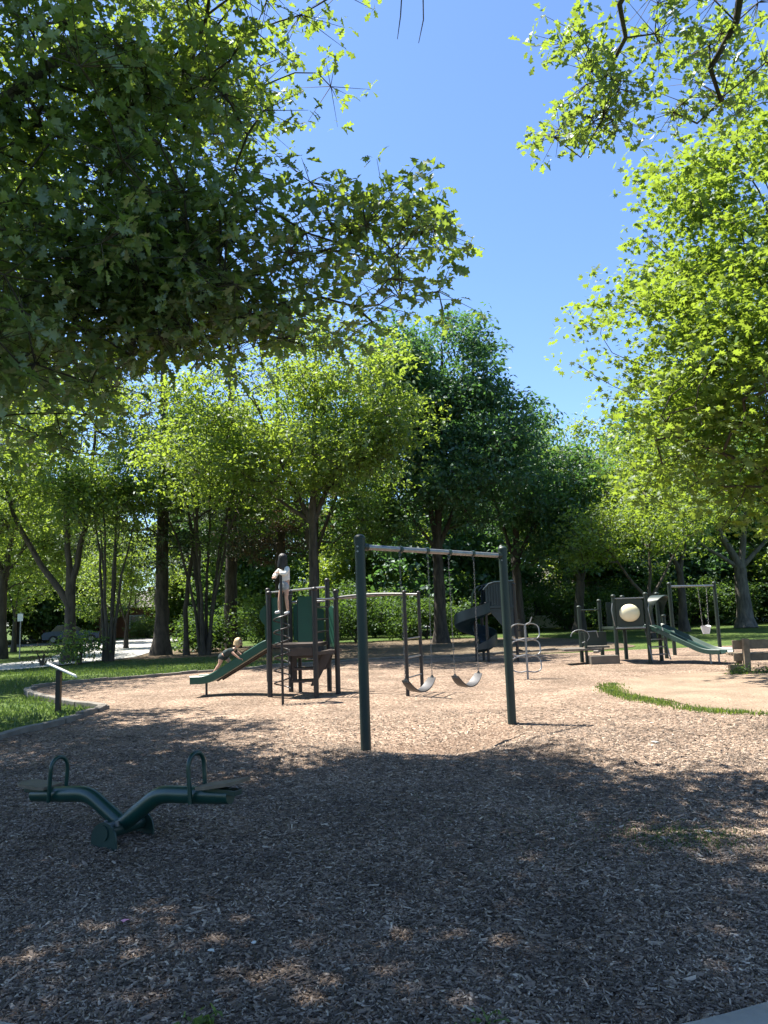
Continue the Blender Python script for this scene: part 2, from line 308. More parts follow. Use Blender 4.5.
# ---------------------------------------------------------------- ground sheets
def ground():
    xs = np.unique(np.concatenate([np.linspace(-1200, -60, 20), np.linspace(-60, -14, 24), np.arange(-14, 15, .5), np.linspace(15, 60, 24), np.linspace(60, 1200, 20)]))
    ys = np.unique(np.concatenate([np.linspace(-600, -12, 14), np.arange(-12, 30, .5), np.linspace(30, 90, 30), np.linspace(90, 1500, 20)]))
    X, Y = np.meshgrid(xs, ys); Z = H(X, Y)
    d = np.full(X.shape, 1e9)
    for p in MP[::2]: d = np.minimum(d, np.hypot(X-p[0], Y-p[1]))
    ins = inside(MP, X.ravel(), Y.ravel()).reshape(X.shape)
    Z = np.where(ins & (d > .3), Z-.35, Z-.012)
    Z = np.where(ins & (d <= .3), Z-.05, Z)
    nx, ny = len(xs), len(ys); I = np.arange(nx*ny).reshape(ny, nx)
    F = np.stack([I[:-1, :-1], I[:-1, 1:], I[1:, 1:], I[1:, :-1]], -1).reshape(-1, 4)
    tag(link('lawn', np_mesh(np.column_stack([X.ravel(), Y.ravel(), Z.ravel()]), F), M['lawn'], None, True), 'green lawn reaching back to the trees', kind='structure')
    tag(link('mulch_bed', fan_sheet(MP, (1.5, 13), 70, .0), M['mulch'], None, True), 'wood chip surface of the playground', kind='structure')
    th = np.linspace(0, 2*math.pi, 90, endpoint=False)
    rr = 3.9+.12*np.sin(3*th+1)+.08*np.sin(7*th)+.05*np.sin(17*th+2)+.03*np.sin(31*th)
    tag(link('dirt_circle', fan_sheet(np.column_stack([8.05+rr*np.cos(th), 13.4+rr*np.sin(th)*.98]), (8.05, 13.4), 14, .012), M['dirt'], None, True), 'pale packed earth circle in front of the bench', kind='structure')
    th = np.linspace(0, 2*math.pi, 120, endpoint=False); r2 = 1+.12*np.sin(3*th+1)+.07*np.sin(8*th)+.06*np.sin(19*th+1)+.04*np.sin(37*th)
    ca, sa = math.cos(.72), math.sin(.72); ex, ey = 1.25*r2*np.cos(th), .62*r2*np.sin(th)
    tag(link('worn_soil_and_shade', fan_sheet(np.column_stack([.72+ex*ca-ey*sa, 9.9+ex*sa+ey*ca]), (.72, 9.9), 16, .006), M['soil'], None, True), 'scuffed brown soil and painted tree shade in the hollow under the swings', kind='structure')  # darker sheet paints tree shade along with the disturbed soil
    L = smooth_poly([(-14, 31.5), (-9, 28.5), (-4, 27), (2, 25.9), (8, 27), (9.5, 30), (8.5, 38), (4, 41.5), (-4, 42), (-9, 41), (-13, 38)], 6)
    tag(link('bare_soil', fan_sheet(L, (-1, 34), 14, .004), M['litter'], None, True), 'brown leaf litter under the middle trees', kind='structure')
    def strip(name, pts, wd, z, mat, label):
        P = np.array(pts, float); rows = []
        for i in range(len(P)):
            t = P[min(i+1, len(P)-1)]-P[max(i-1, 0)]; t /= np.linalg.norm(t); n = np.array([-t[1], t[0]])
            ww = wd[i] if isinstance(wd, (list, tuple)) else wd
            rows.append([(*(P[i]+n*s*ww/2), hz(*(P[i]+n*s*ww/2))+z) for s in (-1, -.33, .33, 1)])
        tag(MB().grid(rows).build(name, mat, None, True), label, kind='structure')
    strip('road', [(-70, 50), (-46, 54), (-34, 57), (-26, 60), (-16, 64), (-4, 72), (14, 84), (40, 95)], 7.5, .012, M['asph'], 'grey road beyond the left trees')
    strip('path', [(-26, 21.5), (-19, 25.2), (-14.8, 28.6), (-13.4, 33), (-14.8, 40), (-18, 48), (-20, 60)], [4.4, 4.6, 4.4, 4.4, 5, 5.5, 9], .024, M['walk'], 'pale sunlit path curving to the road')
    # concrete apron and kerb along the camera side
    near = [p for p in MP]
    arc = np.array([(-5.2, 8), (-4.2, 5.0), (-2.9, 3.75), (-1.66, 3.17), (-.8, 3.02), (0, 2.93), (.7, 2.97), (1.42, 3.14), (4, 4.2), (7, 6.5), (10, 10)])
    a2 = smooth_poly(arc, 8)[24:-16]
    rows = []
    for i in range(len(a2)):
        t = a2[min(i+1, len(a2)-1)]-a2[max(i-1, 0)]; t /= np.linalg.norm(t); n = np.array([-t[1], t[0]])
        z0 = hz(*a2[i])
        rows.append([(*(a2[i]+n*.015), z0-.1), (*(a2[i]+n*.0), z0+.035), (*(a2[i]-n*.015), z0+.045), (*(a2[i]-n*.19), z0+.045), (*(a2[i]-n*.2), z0-.1)])
    tag(MB().grid(rows).build('kerb', M['conc'], None, True), 'pale concrete kerb along the near edge of the wood chips', kind='structure')
    # low edging of blocks on the left side
    E_ = smooth_poly([(-4.2, 5.0), (-5.2, 8), (-5.5, 10.75), (-5.2, 12.8), (-5.35, 14.1), (-6.6, 15.4), (-8.4, 17.6), (-9.0, 19.3), (-8.0, 20.6), (-5.6, 22.4), (-1.6, 25.2), (2, 25.8), (7.2, 25.9)], 10)[12:-8]
    seg = np.concatenate([[0], np.cumsum(np.hypot(*np.diff(E_, axis=0).T))]); s = 0; mb = MB(); rnd = random.Random(4)
    while s < seg[-1]-.6:
        ln = .52
        p = np.array([np.interp(s+ln/2, seg, E_[:, 0]), np.interp(s+ln/2, seg, E_[:, 1])]); q = np.array([np.interp(s+ln, seg, E_[:, 0]), np.interp(s+ln, seg, E_[:, 1])])
        a = math.atan2(*(q-p)[::-1])
        mb.box((p[0], p[1], hz(*p)+.015+rnd.uniform(-.012, .012)), (ln-.012, .15, .12), Matrix.Rotation(a+rnd.uniform(-.03, .03), 3, 'Z') @ Matrix.Rotation(rnd.uniform(-.03, .03), 3, 'Y'), .012)
        s += ln
    tag(mb.build('border_edging', M['timber']), 'low grey block edging between lawn and wood chips', kind='structure')
ground()
def chips():
    rs = np.random.RandomState(11); P = []
    n = 330000; y = rs.uniform(3.0, 13.0, n); x = rs.uniform(-1, 1, n)*(y*.56+.4)
    keep = rs.rand(n) < np.clip((4.2/y)**1.1, 0, 1)*np.clip((13.0-y)/4.5, 0, 1); x, y = x[keep], y[keep]
    k = inside(MP, x, y); x, y = x[k], y[k]; n = len(x)
    L = np.clip(rs.lognormal(-3.95, .5, n), .006, .075)*(1+.03*np.maximum(0, y-5)); W = L*rs.uniform(.10, .34, n)+.0018; T = rs.uniform(.0015, .005, n)
    yaw = rs.uniform(0, 2*math.pi, n); pit = rs.normal(0, .22, n); rol = rs.normal(0, .35, n)
    T0 = np.array([(-.5, -.35, 0), (.42, -.5, 0), (.55, .3, 0), (-.4, .5, 0), (-.45, -.3, 1), (.4, -.42, 1), (.5, .28, 1), (-.42, .4, 1)])
    S = np.stack([L, W, T], 1)[:, None, :]*T0[None]
    S[:, :, 2] += (S[:, :, 0]**2)*rs.normal(0, 3, n)[:, None]
    cy, sy, cp, sp, cr, sr = np.cos(yaw), np.sin(yaw), np.cos(pit), np.sin(pit), np.cos(rol), np.sin(rol)
    Rm = np.stack([np.stack([cy*cp, cy*sp*sr-sy*cr, cy*sp*cr+sy*sr], -1), np.stack([sy*cp, sy*sp*sr+cy*cr, sy*sp*cr-cy*sr], -1), np.stack([-sp, cp*sr, cp*cr], -1)], 1)
    V = np.einsum('nij,nkj->nki', Rm, S)
    V += np.stack([x, y, H(x, y)+.003+rs.uniform(0, .008, n)], 1)[:, None, :]
    Fq = np.array([(4, 5, 6, 7), (0, 1, 5, 4), (1, 2, 6, 5), (2, 3, 7, 6), (3, 0, 4, 7)])
    F = (np.arange(n)[:, None, None]*8+Fq[None]).reshape(-1, 4)
    tag(link('wood_chips', np_mesh(V.reshape(-1, 3), F), M['chip']), 'loose wood chips and bark splinters over the near playground', 'wood chips', kind='stuff')
chips()
def blades(name, x, y, h, label, mat='grass', wd=.006, seed=1):
    rs = np.random.RandomState(seed); n = len(x); z = H(x, y)
    a = rs.uniform(0, 2*math.pi, n); b = rs.uniform(0, 2*math.pi, n); hh = h*rs.uniform(.5, 1.3, n); ln = rs.uniform(.1, .6, n)*hh
    c = np.stack([x, y, z-.005], 1); sx = np.stack([np.cos(a), np.sin(a), 0*a], 1)*(wd*rs.uniform(.7, 1.5, n))[:, None]
    top = c+np.stack([np.cos(b)*ln, np.sin(b)*ln, hh], 1); mid = c+np.stack([np.cos(b)*ln*.35, np.sin(b)*ln*.35, hh*.6], 1)
    V = np.stack([c-sx, c+sx, mid+sx*.7, mid-sx*.7, top], 1).reshape(-1, 3); i = np.arange(n)[:, None]*5
    return tag(link(name, np_mesh(V, [i+np.array([[0, 1, 2, 3]]), i+np.array([[3, 2, 4]])]), M[mat]), label, 'grass', kind='stuff')
rs = np.random.RandomState(21)
n = 130000; y = rs.uniform(8.5, 31, n); x = rs.uniform(-22, -3, n); k = (~inside(MP, x, y)) & (x > -.62*y-1) & (np.sin(x*1.7+1.3*np.sin(y*.9))+np.sin(y*1.3+x*.6)+rs.rand(n)*1.8 > -.35)
P_ = np.array([(-26, 21), (-19, 24.6), (-14.6, 28), (-13.2, 32), (-14.4, 38)]); px_ = np.interp(y, P_[:, 1], P_[:, 0]); k &= (np.abs(x-px_) > 2.3)
blades('grass_tufts', x[k], y[k], .055, 'short uneven grass on the shaded left lawn', wd=.011, seed=2)
n = 5200; th = rs.uniform(R(155), R(262), n); r_ = 3.98+rs.normal(0, .10, n)+.1*np.sin(th*9); th = th[np.sin(th*40)+np.sin(th*17+1)+rs.rand(n)*3 > .3]; r_ = r_[:len(th)]
blades('circle_rim_grass', 8.05+r_*np.cos(th), 13.4+r_*np.sin(th), .055, 'bright green grass fringe curving round the packed earth circle', 'weed', .008, 3)
n = 1500; x = 2.0+rs.normal(0, .23, n); y = 5.35+rs.normal(0, .17, n)
blades('grass_patch', x, y, .028, 'small sparse green grass patch growing in the near wood chips', 'grass', .004, 4)
n = 1800; x = 1.2+rs.normal(0, .9, n); y = 5.5+rs.normal(0, .5, n)+rs.normal(0, .3, n)
blades('sparse_grass', x, y, .02, 'thin scattered grass sprigs in the shaded wood chips', 'grass', .003, 5)
# ---------------------------------------------------------------- trees
def leaf_shape(kind):
    if kind == 'oak':      # lobed outline, folded on the midrib
        half = [(.05, .02), (.16, .20), (.10, .30), (.30, .42), (.15, .52), (.34, .72), (.14, .76), (.10, .93)]
        pts = [(0, 0)]+half+[(0, 1.0)]+[(-a, b) for a, b in reversed(half)]
        V = [(0, .1, 0), (0, .5, .0), (0, .85, -.04)]+[(a, b, abs(a)*.35-.10*b*b) for a, b in pts]
        F = []; n = len(pts)
        for i in range(n):
            j = (i+1) % n; yb = (pts[i][1]+pts[j][1])/2; c = 0 if yb < .25 else (1 if yb < .68 else 2)
            F.append((c, 3+i, 3+j))
        def idx(i): return 3+i
        F2 = []
        last = None; cs = [0 if (pts[i][1]+pts[(i+1) % n][1])/2 < .25 else (1 if (pts[i][1]+pts[(i+1) % n][1])/2 < .68 else 2) for i in range(n)]
        for i in range(n):
            if cs[i] != cs[i-1]: F2.append((cs[i-1], idx(i), cs[i]))
        return np.array(V), np.array(F+F2)
    if kind == 'maple':
        ang = [-90, -55, -25, 0, 22, 45, 68, 90, 112, 135, 158, 180, 205, 235]; rad = [.12, .32, .30, .52, .30, .62, .32, .72, .32, .62, .30, .52, .30, .32]
        V = [(0, .3, 0)]+[(r*math.cos(R(a)), .3+r*math.sin(R(a)), -.25*r*r) for a, r in zip(ang, rad)]
        n = len(ang); return np.array(V), np.array([(0, 1+i, 1+(i+1) % n) for i in range(n)])
    if kind == 'mid':      # pointed folded leaf
        V = [(0, 0, 0), (.26, .35, .07), (0, 1, -.12), (-.26, .35, .07), (0, .5, 0)]
        return np.array(V), np.array([(0, 1, 4), (1, 2, 4), (2, 3, 4), (3, 0, 4)])
    V = [(0, 0, 0), (.42, .3, .08), (.16, .95, -.08), (-.3, .62, .05)]
    return np.array(V), np.array([(0, 1, 2), (0, 2, 3)])
def scatter(pos, out_dir, size, kind, rs, tilt=.55):
    """leaves at pos pointing along out_dir, faces mostly skyward"""
    T, Fq = leaf_shape(kind); n = len(pos)
    nrm = rs.normal(0, tilt, (n, 3)); nrm[:, 2] += 1; d = out_dir+rs.normal(0, .35, (n, 3)); d[:, 2] -= .25
    d /= np.linalg.norm(d, axis=1)[:, None]+1e-9
    nrm -= d*np.sum(nrm*d, 1)[:, None]; nrm /= np.linalg.norm(nrm, axis=1)[:, None]+1e-9
    s = np.cross(d, nrm); Rm = np.stack([s, d, nrm], 2); sz = size*rs.uniform(.45, 1.3, n)
    V = np.einsum('nij,kj->nki', Rm, T)*sz[:, None, None]+pos[:, None, :]
    F = (np.arange(n)[:, None, None]*len(T)+Fq[None]).reshape(-1, 3)
    return V.reshape(-1, 3), F
def sample_crown(ells, n, rs, lobe_r, per=10, zmin=0, shell=2.0, stretch=(1, 1, .6)):
    vol = np.array([e[1][0]*e[1][1]*e[1][2] for e in ells], float)**.75; vol /= vol.sum(); pts = []
    nl = max(3, n//per); which = rs.choice(len(ells), nl, p=vol)
    for wi in which:
        c, r = np.array(ells[wi][0]), np.array(ells[wi][1])
        for _ in range(40):
            d = rs.normal(0, 1, 3); d /= np.linalg.norm(d); q = c+d*r*(rs.rand()**(1/shell))*.93
            if q[2] > zmin: break
        m_ = rs.poisson(per); lr = lobe_r*rs.uniform(.6, 1.3)
        g = q+np.clip(rs.normal(0, .5, (m_, 3)), -1, 1)*lr*np.array(stretch)
        ok = np.zeros(m_, bool)
        for c2, r2 in ells: ok |= (np.sum(((g-np.array(c2))/np.array(r2))**2, 1) < 1.12)
        ok &= g[:, 2] > zmin-.2
        pts.append(g[ok])
    return np.concatenate(pts)
def skeleton(trunks, pts, rs, step=.55, rtip=.012, up=.7, pw=2.35, noise=.10):
    pos, par, fixed = [], [], []
    for tr in trunks:
        prev = -1
        for i in range(len(tr)-1):
            a, b = np.array(tr[i][:3], float), np.array(tr[i+1][:3], float); ra, rb = tr[i][3], tr[i+1][3]
            k = max(1, int(np.linalg.norm(b-a)/step))
            for j in range(k+(1 if i == len(tr)-2 else 0)):
                t = j/k; pos.append(a+(b-a)*t+(rs.normal(0, .02, 3) if (i or j) else 0)); par.append(prev); fixed.append(ra+(rb-ra)*t); prev = len(pos)-1
    ntr = len(pos); zlow = np.array([p[2] for p in pos]); 
    A = np.zeros((ntr+len(pts)*14, 3)); A[:ntr] = pos; cnt = ntr; par = list(par)
    tz0 = max(tr[-1][2] for tr in trunks)
    zbr = min(tr[0][2] for tr in trunks)+.15*(tz0-min(tr[0][2] for tr in trunks))
    T = np.array(pos); dist = np.array([np.min(np.linalg.norm(T-p, axis=1)) for p in pts]); order = np.argsort(dist); tips = np.zeros(len(pts), int)
    for oi in order:
        p = pts[oi]; D = A[:cnt]-p; hd = np.linalg.norm(D, axis=1); cost = hd+up*np.maximum(0, D[:, 2]+.35*np.hypot(D[:, 0], D[:, 1]))
        cost[:ntr] += (A[:ntr, 2] < zbr)*5
        b = int(np.argmin(cost)); q = A[b].copy(); L = hd[b]; k = max(1, min(13, int(round(L/step)))); prev = b
        mid = (q+p)/2+np.array([0, 0, .12*L])+rs.normal(0, noise*L+.01, 3)
        for j in range(1, k+1):
            t = j/k; c = (1-t)**2*q+2*t*(1-t)*mid+t*t*p
            A[cnt] = c; par.append(prev); prev = cnt; cnt += 1
        tips[oi] = prev
    A = A[:cnt]; par = np.array(par); rad = np.zeros(cnt); kids = [[] for _ in range(cnt)]
    for i in range(cnt):
        if par[i] >= 0: kids[par[i]].append(i)
    acc = np.zeros(cnt)
    for i in range(cnt-1, -1, -1):
        if not kids[i]: acc[i] = rtip**pw
        rad[i] = acc[i]**(1/pw)
        if par[i] >= 0: acc[par[i]] += acc[i]
    rad[:ntr] = np.array(fixed)
    for i in range(ntr, cnt): rad[i] = min(rad[i], rad[par[i]]*.9)
    return A, par, rad, kids, ntr
def tubes(A, par, rad, kids, rmin=0.0, ns=6):
    V, F = [], []; base = 0; main = [max(k, key=lambda c: rad[c]) if k else -1 for k in kids]
    for i in range(len(A)):
        if par[i] >= 0 and main[par[i]] == i: continue
        ch = [i] if par[i] < 0 else [par[i], i]; c = i
        while main[c] >= 0: c = main[c]; ch.append(c)
        if len(ch) < 2: continue
        P = A[ch]; r = rad[ch].copy()
        if par[i] >= 0: r[0] = min(r[0], r[1]*1.15)
        keep = r >= rmin
        if keep.sum() < 2: continue
        P, r = P[:keep.sum()], r[:keep.sum()]
        if par[i] < 0: r[0] *= 1.45; r[1] *= 1.08
        nn = ns*2 if r[0] > .09 else ns
        t = np.gradient(P, axis=0); t /= np.linalg.norm(t, axis=1)[:, None]+1e-9
        ref = np.array([1., 0, 0]) if abs(t[0][2]) > .7 else np.array([0, 0, 1.])
        a = ref-t*(t@ref)[:, None]; a /= np.linalg.norm(a, axis=1)[:, None]+1e-9; b = np.cross(t, a)
        th = np.linspace(0, 2*math.pi, nn, endpoint=False)
        ring = P[:, None]+r[:, None, None]*(a[:, None]*np.cos(th)[None, :, None]+b[:, None]*np.sin(th)[None, :, None])
        V.append(ring.reshape(-1, 3)); m_ = len(P); I = base+np.arange(m_*nn).reshape(m_, nn)
        J = np.roll(I, -1, 1); F.append(np.stack([I[:-1], J[:-1], J[1:], I[1:]], -1).reshape(-1, 4)); base += m_*nn
    return np_mesh(np.concatenate(V), np.concatenate(F))
def tree(name, label, cat, trunks, ells, ncl, tips, lpt, lsize, leafmat, shape='far', seed=1, lobe=1.4, per=10, zmin=0, sig=.45, tipsig=.10, bark='bark', rmin=.006, group=None, extra=None, shell=2.0, flat=.45, tilt=.55, rtip=.012, step=.55, stretch=(1, 1, .6), up=.7, crown_name='crown'):
    rs = np.random.RandomState(seed); base = trunks[0][0]
    pts = sample_crown(ells, ncl, rs, lobe, per, zmin, shell, stretch)
    if extra is not None: pts = np.concatenate([pts, np.array(extra)])
    A, par, rad, kids, ntr = skeleton(trunks, pts, rs, step, rtip, up)
    root = empty(name, (base[0], base[1], base[2]), label, cat, group)
    link('trunk', tubes(A, par, rad, kids, rmin, 5 if shape == 'far' else 6), M[bark], root, True)
    n = len(pts)*tips; cl = np.repeat(pts, tips, 0); off = np.clip(rs.normal(0, 1, (n, 3)), -1.7, 1.7)*np.array([sig, sig, sig*flat]); tp = cl+off
    # sprigs: leaves radiate from each tip
    tp2 = np.repeat(tp, lpt, 0); d = rs.normal(0, 1, tp2.shape)*np.array([1, 1, .45]); d /= np.linalg.norm(d, axis=1)[:, None]
    pos = tp2+d*np.abs(rs.normal(0, tipsig, len(tp2)))[:, None]
    V, F = scatter(pos, d, lsize, shape, rs, tilt)
    link(crown_name, np_mesh(V, F), M[leafmat], root)
    return root, tp, cl
def G(px, py): # ground point under a pixel
    d = _f*F_PX + _rt*(px-384) + _up*(512-py); t = -EYE/d.z; return Vector((d.x*t, d.y*t, 0))
def twigs(root, tp, cl, r, mat='bark'):
    """thin straight twigs from cluster centre to each sprig"""
    n = len(tp); d = tp-cl; ln = np.linalg.norm(d, axis=1)[:, None]+1e-9; t = d/ln
    a = np.cross(t, np.array([0, 0, 1.0])); a /= np.linalg.norm(a, axis=1)[:, None]+1e-9; b = np.cross(t, a)
    V = []
    for P, rr in ((cl, r*1.6), (tp, r*.6)):
        for k in range(3): V.append(P+a*(rr*math.cos(k*2.094))+b*(rr*math.sin(k*2.094)))
    V = np.stack(V, 1).reshape(-1, 3); i = np.arange(n)[:, None]*6
    F = np.concatenate([i+np.array([[k, (k+1) % 3, 3+(k+1) % 3, 3+k]]) for k in range(3)])
    link('twigs', np_mesh(V, F), M[mat], root)
# near oak on the left, trunk outside the picture
ro, tp, cl = tree('oak_tree', 'big dark oak with lobed leaves whose branches fill the upper left', 'tree',
     [[(-9.3, 7.6, 0, .42), (-9.0, 7.7, 3, .34), (-8.2, 8.0, 6, .26), (-7.2, 8.3, 9, .17), (-6.6, 8.4, 12, .07)],
      [(-9.0, 7.7, 3, .22), (-7.4, 8.6, 4.3, .15), (-5.4, 8.3, 4.7, .09), (-3.6, 8.5, 5.5, .06), (-1.9, 8.0, 5.3, .035), (-.6, 8.0, 5.7, .015)],
      [(-9.0, 7.7, 3, .2), (-7.6, 7.4, 4.2, .16), (-5.2, 7.2, 6.2, .10), (-3.0, 7.4, 8.0, .05)]],
     [((-5.9, 7.9, 8.2), (5.6, 3.8, 4.4)), ((-1.5, 7.9, 5.5), (2.3, 1.2, 1.15)), ((-4.8, 8.1, 4.8), (4.1, 2.4, 1.7)), ((-2.5, 7.9, 7.6), (2.0, 1.7, 2.2)), ((-9.4, 13.0, 7.6), (4.2, 4.2, 4.0)), ((-3.2, 8.5, 4.7), (2.4, 1.4, 1.0))],
     1550, 9, 6, .142, 'oakleaf', 'oak', seed=5, lobe=1.15, per=13, extra=[(-1.35+dx*2.3, 7.9+dy*1.0, 5.5+dz*1.0) for dx, dy, dz in np.random.RandomState(15).uniform(-1, 1, (190, 3)) if dx*dx+dy*dy+dz*dz < 1.05], zmin=3.25, sig=.32, tipsig=.07, shell=2.4, flat=.5, step=.4)
twigs(ro, tp, cl, .004)
# oak over the camera, one limb hanging into the upper right corner
rb, tp, cl = tree('oak_tree', 'grey green oak limb hanging into the upper right corner of the sky', 'tree',
     [[(8.6, -2.5, 0, .45), (8.4, -2.0, 4, .36), (7.4, -.6, 8, .28), (5.8, 1.6, 11, .17), (4.2, 3.5, 12.6, .08)],
      [(7.4, -.6, 8, .22), (6.4, 3.0, 10.4, .16), (5.3, 6.2, 10.6, .09), (4.75, 8.2, 9.6, .055), (4.85, 8.8, 9.1, .045), (4.55, 9.0, 8.6, .036), (4.75, 9.2, 8.3, .028), (4.45, 9.3, 8.0, .014)],
      [(5.3, 6.2, 10.6, .08), (4.0, 7.8, 10.3, .05), (3.3, 8.7, 9.3, .036), (3.45, 8.9, 9.0, .030), (3.15, 9.1, 8.6, .024), (3.1, 9.2, 8.1, .018), (2.8, 9.2, 7.5, .009)]],
     [((2.6, 1.9, 11.2), (7.0, 4.3, 2.2)), ((.6, 4.6, 10.6), (3.8, 2.4, 1.4)), ((-3.0, 1.6, 9.6), (3.6, 3.6, 1.8)), ((-3.2, 4.6, 10.8), (3.6, 2.2, 1.3)), ((-5.2, 3.2, 9.8), (3.0, 2.6, 1.6)), ((-2.8, 6.1, 10.8), (3.4, 1.7, 1.1)), ((.3, 6.3, 10.9), (2.8, 1.4, .9)), ((5.2, 5.0, 11.0), (2.8, 2.0, 1.3)), ((3.3, 9.2, 8.3), (.6, .6, 1.1)), ((5.0, 9.3, 8.6), (1.0, .8, 1.0)), ((-4.8, 6.0, 10.9), (2.8, 1.7, 1.1))],
     2050, 9, 6, .135, 'oakleaf', 'oak', seed=9, lobe=1.1, per=9, zmin=6.0, sig=.30, tipsig=.07, flat=.55, step=.4, rtip=.009, extra=[(c[0]+dx*a*.9, c[1]+dy*b*.8, c[2]+dz*e*.9) for (c, (a, b, e), m_) in (((3.05, 9.2, 8.0), (.75, .6, 1.15), 14), ((4.9, 9.3, 8.3), (1.0, .8, 1.0), 16), ((4.1, 9.2, 9.2), (1.7, .8, .6), 18)) for dx, dy, dz in np.random.RandomState(8).uniform(-1, 1, (m_, 3)) if dx*dx+dy*dy+dz*dz < 1.1])
twigs(rb, tp, cl, .004)
for dx, dz in ((0, 0), (.17, -.05)):
    _p = [(.55+dx, 6.5, 9.4), (.42+dx, 6.5, 8.6), (.38+dx*1.1, 6.5, 7.9), (.33+dx*1.3, 6.5, 7.35+dz), (.29+dx*1.2, 6.5, 7.1+dz)]
    MB().tube(_p, [.009, .008, .007, .006, .003], 6).build('bare_twig', M['bark'], rb)
# maple at right, trunk just outside the picture
rm_, tp, cl = tree('maple_tree', 'sunlit yellow green maple spreading in from the right edge', 'tree',
     [[(12.4, 17.2, 0, .30), (12.2, 17.1, 2.6, .25), (11.6, 17.0, 6, .17), (11.0, 17, 10, .08), (10.8, 17, 12.5, .03)],
      [(12.2, 17.1, 2.9, .13), (10.2, 16.4, 3.9, .09), (8.0, 16.0, 4.6, .05), (6.4, 15.9, 5.2, .025)]],
     [((11.2, 17, 8.0), (6.0, 5.2, 6.0)), ((8.0, 16.2, 7.5), (3.3, 3, 3.4)), ((8.8, 15.8, 4.9), (3.4, 2.6, 1.6)), ((9.6, 16.6, 10.5), (3.4, 3.2, 3.0))],
     1500, 9, 5, .165, 'maple', 'maple', seed=12, lobe=1.5, per=10, zmin=3.3, sig=.42, tipsig=.09, shell=2.4, flat=.38, tilt=.45, step=.5)
# ---- middle distance
def fork(b, h, leads, r0, lean=(0, 0)):
    """trunk to h then leaders [(dx,dy,z,r)]"""
    t = [[(b[0], b[1], 0, r0), (b[0]+lean[0]*.3, b[1], h*.5, r0*.85), (b[0]+lean[0], b[1]+lean[1], h, r0*.72)]]
    for dx, dy, z, r in leads: t.append([(b[0]+lean[0], b[1]+lean[1], h, r), (b[0]+lean[0]+dx*.45, b[1]+dy*.4, h+(z-h)*.4, r*.75), (b[0]+lean[0]+dx, b[1]+dy, z, r*.3)])
    return t
def T(*a, **k): return tree(*a, **k)[0]
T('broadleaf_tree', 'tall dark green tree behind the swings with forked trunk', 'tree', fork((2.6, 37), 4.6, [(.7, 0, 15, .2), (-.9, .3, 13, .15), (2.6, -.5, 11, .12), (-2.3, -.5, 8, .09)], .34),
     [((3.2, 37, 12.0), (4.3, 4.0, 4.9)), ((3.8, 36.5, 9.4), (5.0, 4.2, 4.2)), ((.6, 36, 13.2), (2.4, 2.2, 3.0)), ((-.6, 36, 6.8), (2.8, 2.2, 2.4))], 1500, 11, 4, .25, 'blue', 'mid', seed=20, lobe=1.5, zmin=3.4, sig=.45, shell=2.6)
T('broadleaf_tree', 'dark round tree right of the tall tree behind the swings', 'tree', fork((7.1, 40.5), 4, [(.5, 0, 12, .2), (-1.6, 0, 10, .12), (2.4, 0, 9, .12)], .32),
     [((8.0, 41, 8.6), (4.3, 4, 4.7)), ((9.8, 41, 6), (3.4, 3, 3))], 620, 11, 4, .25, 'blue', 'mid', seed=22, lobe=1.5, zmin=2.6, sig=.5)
T('broadleaf_tree', 'yellow green backlit tree rising behind the climbing tower', 'tree', fork((-2.7, 27.5), 5, [(.3, 0, 12, .14), (-2.2, 0, 10, .1), (2.2, .4, 10.5, .1), (-3.6, -.5, 8, .07)], .2),
     [((-2.7, 26.8, 9.9), (4.4, 4, 3.9)), ((-5.6, 27, 8.2), (3.6, 3, 2.8)), ((-.6, 26.3, 8.0), (2.6, 2.8, 2.4))], 950, 10, 4, .19, 'ygreen', 'mid', seed=24, lobe=1.3, zmin=5.0, sig=.42, shell=2.2)
T('broadleaf_tree', 'green tree with dark forked trunk left of the tall middle tree', 'tree', fork((-3.2, 33), 4.2, [(.6, 0, 12, .15), (-1.5, 0, 10, .13), (1.8, 0, 9, .1)], .26),
     [((-3.2, 33, 8.2), (4.2, 3.6, 4.2)), ((-.2, 33.4, 6.2), (2.4, 2.4, 2.0))], 600, 9, 4, .2, 'green', 'mid', seed=26, lobe=1.4, zmin=3.6, sig=.45)
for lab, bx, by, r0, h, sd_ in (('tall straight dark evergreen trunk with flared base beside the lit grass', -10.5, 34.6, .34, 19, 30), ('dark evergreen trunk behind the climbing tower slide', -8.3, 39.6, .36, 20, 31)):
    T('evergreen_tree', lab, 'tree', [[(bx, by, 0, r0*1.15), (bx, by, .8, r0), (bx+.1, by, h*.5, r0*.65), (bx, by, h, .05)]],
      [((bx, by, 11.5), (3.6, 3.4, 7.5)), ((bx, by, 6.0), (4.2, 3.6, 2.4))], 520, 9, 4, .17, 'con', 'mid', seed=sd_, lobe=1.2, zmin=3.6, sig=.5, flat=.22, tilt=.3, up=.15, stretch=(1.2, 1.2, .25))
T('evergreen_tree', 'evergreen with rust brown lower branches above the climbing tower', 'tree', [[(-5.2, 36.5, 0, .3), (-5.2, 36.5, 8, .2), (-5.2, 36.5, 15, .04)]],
      [((-5.2, 36.5, 6.6), (3.6, 3.2, 3.2))], 300, 9, 4, .15, 'rust', 'mid', seed=33, lobe=1.0, zmin=3.2, sig=.5, flat=.22, tilt=.3, up=.15, stretch=(1.2, 1.2, .25))
